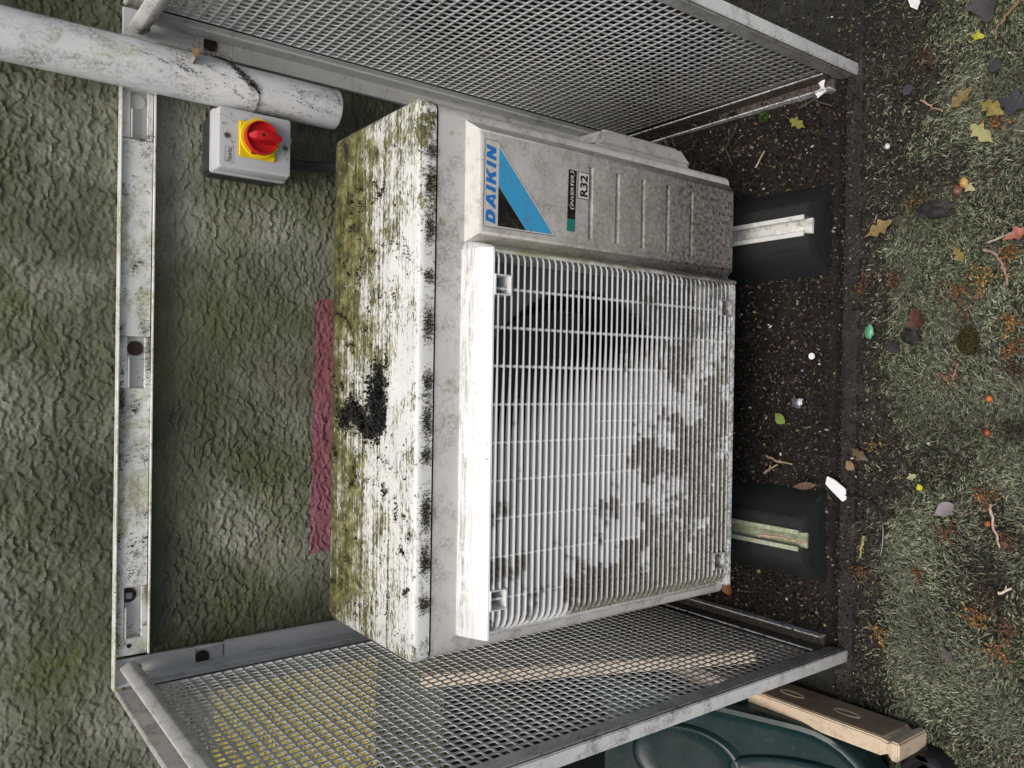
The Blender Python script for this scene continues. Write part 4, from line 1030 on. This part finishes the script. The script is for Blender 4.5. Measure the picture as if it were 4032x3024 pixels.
# leaves
leaf('oak_leaf', .395, -.660, GZ + .004, .040, 2.2, 'yellow brown lobed oak leaf, the upper one near the right panel', ((.20, .14, .05), (.36, .28, .12)))
leaf('oak_leaf', .373, -.700, GZ + .006, .040, .9, 'curled olive yellow oak leaf on top of the orange catkin', ((.26, .23, .05), (.42, .36, .12)), 3, .8)
leaf('oak_leaf', .341, -.690, GZ + .005, .042, -2.4, 'pale yellow oak leaf with a rolled edge', ((.46, .42, .15), (.60, .56, .30)), 3, .7)
leaf('oak_leaf', .234, -.549, GZ + .005, .046, 2.0, 'tan oak leaf near the kerb in front of the right support block', ((.24, .17, .06), (.40, .30, .13)))
leaf('oak_leaf', .184, -.662, GZ + .004, .028, .5, 'small yellow oak leaf flat in the turf near the curved grey twig', ((.24, .18, .05), (.38, .32, .11)))
leaf('oak_leaf', -.100, -.524, GZ + .004, .034, 1.0, 'crumpled brown oak leaf lying on the kerb edge', ((.12, .09, .05), (.22, .17, .10)), 3, .8)
leaf('oak_leaf', .416, -.424, .014, .034, -2.2, 'small lime yellow oak leaf with a stalk on the mulch by the right mesh', ((.24, .24, .05), (.36, .34, .10)))
leaf('dead_leaf', .373, -.727, GZ + .004, .046, 1.3, 'slate grey wet dead leaf near the picture edge', ((.055, .052, .065), (.085, .082, .095)), 2, .3, wid=.8)
leaf('dead_leaf', .517, -.690, GZ + .004, .060, .2, 'large brownish grey dead leaf at the top edge of the turf', ((.07, .062, .066), (.11, .10, .10)), 2, .3, wid=.8)
leaf('dead_leaf', .428, -.589, GZ + .005, .016, .4, 'small square bluish grey leaf scrap in the soil', ((.06, .062, .08), (.09, .092, .11)), 0, .1, wid=1.0)
leaf('dead_leaf', .428, -.703, GZ + .004, .018, .9, 'small dark grey leaf scrap in the turf', ((.05, .055, .055), (.075, .08, .08)), 0, .2, wid=.9)
leaf('dead_leaf', .201, -.737, GZ + .010, .036, 1.9, 'coral red dead leaf on the forked grey twig', ((.45, .12, .08), (.62, .26, .20)), 2, .8)
leaf('dead_leaf', .098, -.605, GZ + .004, .034, .2, 'reddish brown star-shaped dead leaf', ((.09, .035, .022), (.15, .06, .04)), 3, .3, wid=.9)
leaf('dead_leaf', -.118, -.512, GZ + .006, .018, .8, 'small tan leaf on the kerb by the white tag', ((.34, .20, .11), (.46, .30, .18)), 0, .5, wid=.8)
leaf('dead_leaf', -.166, -.651, GZ + .006, .032, 2.2, 'lilac grey pointed leaf lying in the open turf', ((.30, .26, .28), (.42, .37, .38)), 0, .5, wid=.6)
leaf('dead_leaf', -.364, -.658, GZ + .005, .022, .6, 'small purplish grey leaf low in the turf near the cream board', ((.10, .08, .09), (.16, .13, .14)), 2, .3, wid=.8)
leaf('dead_leaf', -.126, -.605, GZ + .006, .016, 2.0, 'small pale cream yellow leaf in the open turf', ((.50, .45, .22), (.62, .58, .36)), 2, .5, wid=.8)
leaf('dead_leaf', -.139, -.617, GZ + .006, .010, .6, 'tiny bright lemon yellow leaf scrap', ((.72, .72, .02), (.80, .80, .10)), 0, .4, wid=.9)
leaf('dead_leaf', .473, -.682, GZ + .006, .018, 1.2, 'small bright yellow green leaf in the upper turf', ((.50, .50, .03), (.62, .62, .08)), 2, .6, wid=.9)
leaf('dead_leaf', .061, -.574, GZ + .005, .026, .8, 'dark purple brown leaf near the green shard', ((.035, .025, .028), (.06, .045, .05)), 0, .4, wid=.7)
leaf('dead_leaf', -.052, -.400, .013, .024, .9, 'small fresh green leaf on the mulch under the grille', ((.22, .30, .06), (.32, .40, .10)), 0, .4, wid=.7)
leaf('dead_leaf', -.155, -.451, .022, .042, 1.75, 'long narrow brown leaf beside the left support block', ((.14, .08, .06), (.24, .15, .12)), 0, .9, wid=.28)
leaf('dead_leaf', -.345, -.308, .016, .026, .3, 'rusty orange leaf on the mulch under the left corner of the unit', ((.30, .10, .04), (.42, .16, .07)), 0, .6, wid=.8)
leaf('dead_leaf', .272, -.675, GZ + .006, .018, 1.0, 'cream leaf scrap next to the tan nut', ((.55, .45, .24), (.66, .58, .36)), 2, .5, wid=.8)
lf = leaf('dead_leaf', .418, -.0835, .838, .042, -1.2, 'dry tan dead leaf stuck on the white downpipe at its joint', ((.16, .11, .05), (.30, .22, .11)), 2, .9, wid=.5)
# twigs
twig('twig', [(.503, -.733), (.488, -.716), (.477, -.704), (.462, -.704)], .0020, 'long bent brown twig at the upper edge of the turf', (.20, .13, .07))
twig('twig', [(.408, -.608), (.396, -.622), (.384, -.638)], .0016, 'thin pinkish twig in the turf beside the upper oak leaf', (.34, .22, .16))
twig('twig', [(.187, -.692), (.180, -.708), (.166, -.718), (.150, -.7215)], .0024, 'curved grey twig at the picture edge below the red leaf', (.28, .21, .16))
twig('twig', [(.196, -.700), (.199, -.716), (.206, -.737)], .0019, 'pale grey forked twig carrying the red leaf', (.34, .28, .24))
twig('twig', [(.162, -.716), (.150, -.7235), (.136, -.724)], .0020, 'short bare twig next to the ochre catkin chain', (.32, .22, .16))
twig('twig', [(.034, -.664), (.022, -.662), (.014, -.656)], .0018, 'short brown stalk of the star-shaped catkin', (.24, .16, .10))
twig('twig', [(-.150, -.708), (-.176, -.713), (-.206, -.721)], .0021, 'long pale twig running between two catkin clusters', (.42, .32, .26))
twig('twig', [(-.222, -.535), (-.238, -.5325), (-.254, -.530)], .0026, 'thick mossy yellow stick on the soil by the cable', (.26, .23, .09))
twig('twig', [(-.266, -.721), (-.256, -.736)], .0022, 'short cream splinter sticking out of the nest-like tangle', (.55, .47, .38))
twig('twig', [(-.293, -.688), (-.300, -.690), (-.316, -.694)], .0018, 'short dark stalk of the yellowish orange catkin', (.14, .07, .04))
twig('twig', [(-.115, -.378, .016), (-.121, -.402, .017), (-.124, -.427, .016)], .0022, 'pale straight twig on the mulch under the grille', (.30, .21, .15))
twig('twig', [(-.143, -.375, .016), (-.134, -.388, .019), (-.127, -.401, .017)], .0024, 'short thick twig on the mulch nearer the left support block', (.26, .18, .12))
twig('twig', [(-.233, -.405, .070), (-.2315, -.445, .070), (-.2325, -.487, .064)], .0028, 'pale pinkish twig lying along the left support block', (.40, .28, .20))
twig('twig', [(.440, -.425, .012), (.446, -.452, .012), (.430, -.480, .008)], .0022, 'dark twig bridging the slab edge inside the right panel corner', (.06, .045, .035))
twig('twig', [(.362, -.345, .012), (.385, -.365, .016)], .0016, 'thin pale splinter on the mulch beside the unit', (.34, .28, .20), fork=False)
twig('twig', [(.3745, -.300, .014), (.405, -.290, .020), (.440, -.310, .016)], .0018, 'thin dark stem standing in the mulch behind the unit corner', (.05, .04, .03))
# other bits
def lump(name, x, y, z, rx, ry, rz_, mat, label, cat, rough=.18, sub=2):
    bm = bmesh.new(); bmesh.ops.create_icosphere(bm, subdivisions=sub, radius=1)
    for v in bm.verts:
        f = 1 + random.uniform(-rough, rough); v.co = Vector((v.co.x * rx * f, v.co.y * ry * f, v.co.z * rz_ * f))
    me = bpy.data.meshes.new(name); bm.to_mesh(me); bm.free(); smooth(me, 60)
    return tag(link(name, me, mat, None, (x, y, z)), label, cat)
lump('pebble', .353, -.560, GZ + .004, .0050, .0042, .0035, plain('white_pebble', (.62, .56, .50), .5), 'white pebble in the turf in front of the right support block', 'pebble')
lump('nut', .280, -.668, GZ + .006, .0075, .0058, .005, plain('tan_nut', (.48, .30, .10), .4, .4, 90), 'tan acorn half in the turf above the brown mat', 'nut')
lump('nut', .270, -.660, GZ + .006, .0085, .007, .006, plain('brown_nut', (.12, .05, .035), .4, .5, 90), 'reddish brown nut beside the tan acorn half', 'nut')
lump('berry', -.012, -.705, GZ + .006, .0048, .0045, .004, plain('orange_berry', (.45, .12, .03), .35, .3, 90), 'orange berry in the turf near the bottom edge', 'berry', .1)
lump('berry', -.057, -.703, GZ + .006, .0055, .0048, .004, plain('red_berry', (.25, .05, .03), .35, .3, 90), 'dark red berry in the turf next to the blackish clump', 'berry', .1)
lump('berry', -.177, -.706, GZ + .006, .0040, .0040, .0035, plain('rust_berry', (.32, .10, .04), .35, .3, 90), 'small rust berry close to the long pale twig', 'berry', .1)
lump('dirt_lump', .251, -.631, GZ + .003, .012, .024, .009, plain('black_lump', (.030, .026, .027), .7, .5, 150, .3, .8), 'elongated black lump of dirt beside the brown catkin mat', 'dirt', .28, 3)
lump('dirt_lump', .075, -.600, GZ + .003, .012, .012, .009, plain('dark_lump', (.022, .020, .018), .7, .5, 150, .3, .8), 'round black lump of dirt below the red star leaf', 'dirt', .3, 3)
lump('green_shard', .083, -.538, GZ + .005, .011, .0065, .0025, plain('green_shard', (.10, .30, .17), .25, .25, 60, .6), 'pale green plastic shard on the turf near the kerb', 'shard', .22, 2)
MB().disc((.047, -.458, .016), .0050, 'z', .0016, 24).thing('white_disc', plain('white_disc', (.80, .80, .80), .4, .05), (.047, -.458, .016), 'small round white disc on the mulch under the grille', 'disc')
lump('foil_scrap', -.026, -.431, .014, .0080, .0110, .004, plain('foil', (.45, .47, .52), .25, .5, 160, .6, .8, .8), 'crumpled silver foil scrap on the mulch under the grille', 'foil', .35, 2)
# moss tufts
def tuft(x, y, z, rx, ry, n, label, col):
    a = rng.uniform(0, 6.28, n); rr = np.sqrt(rng.random(n)); xs, ys = x + rx * rr * np.cos(a), y + ry * rr * np.sin(a)
    P, F = chips(n, xs, ys, z + .007 * (1 - rr ** 2) + rng.uniform(-.001, .001, n), (.0018, .004), (1, 3), 1.0)
    me = arr_mesh('moss_tuft', P - np.array([x, y, z]), F)
    return tag(link('moss_tuft', me, plain('moss_tuft_mat', col, .9, .6, 400, .1), None, (x, y, z)), label, 'moss')
tuft(.065, -.676, GZ, .019, .015, 1800, 'oval dark olive moss tuft sitting on the turf', (.050, .045, .014))
tuft(.444, -.359, .010, .010, .010, 500, 'little green moss tuft on the mulch by the right mesh', (.05, .09, .02))
# white scraps
def scrap(x, y, z, pts_, label, mat):
    m_ = MB(); n = len(pts_); 
    m_.loft([[(x + a, y + b, z + .0012 * math.sin(i * 2.1)) for i, (a, b) in enumerate(pts_)], [(x + a, y + b, z + .0008 + .0012 * math.sin(i * 2.1)) for i, (a, b) in enumerate(pts_)]])
    return m_.thing('paper_scrap', mat, (x, y, z), label, 'scrap')
M_scrap = plain('white_scrap', (.72, .72, .71), .5, .2, 150)
scrap(.551, -.595, GZ + .006, [(-.014, -.006), (-.004, -.011), (.013, .001), (.016, .006), (.006, .007), (-.006, .004)], 'torn white plastic scrap at the top edge of the turf', M_scrap)
scrap(.462, -.463, .012, [(-.015, .006), (-.008, -.010), (.002, -.004), (.012, -.007), (.008, .004), (.000, .001), (-.006, .010)], 'jagged white paint flake on the mulch inside the right panel corner', M_scrap)
scrap(.236, -.440, .0505, [(-.009, -.018), (.006, -.024), (.009, -.004), (.002, .006), (.008, .024), (-.008, .030), (-.010, .012), (.000, -.002)], 'white plastic scrap lying in the channel of the right support block', M_scrap)
# tag with cable
tg = empty('cable_tag', (-.158, -.498, .002), 'white plastic tag with a thin black cable lying across the kerb', 'tag')
T = MB(); tp = [(-.1375, -.4800), (-.1500, -.4775), (-.1575, -.4860), (-.1735, -.5060), (-.1690, -.5120), (-.1535, -.5105), (-.1420, -.4930)]
T.loft([[(x, y, .002) for x, y in tp], [(x, y, .0055) for x, y in tp]]); T.build('tag_plate', plain('tag_white', (.80, .81, .82), .4, .05, 40), tg, bevel=.0008)
cb = [(-.163, -.510, .004), (-.1640, -.530, .000), (-.1680, -.545, -.003), (-.1775, -.556, -.004), (-.192, -.5625, -.004), (-.210, -.566, -.003), (-.232, -.565, -.003), (-.249, -.562, -.003), (-.268, -.556, -.006)]
fine = []
for i in range(len(cb) - 1):
    p0, p1, p2, p3 = (Vector(cb[max(0, min(len(cb) - 1, i + d))]) for d in (-1, 0, 1, 2))
    for t in (0, .25, .5, .75): fine.append(.5 * ((2 * p1) + (p2 - p0) * t + (2 * p0 - 5 * p1 + 4 * p2 - p3) * t * t + (3 * p1 - p0 - 3 * p2 + p3) * t ** 3))
MB().tube(fine, .0014, 8).build('cable', M_blk2, tg)
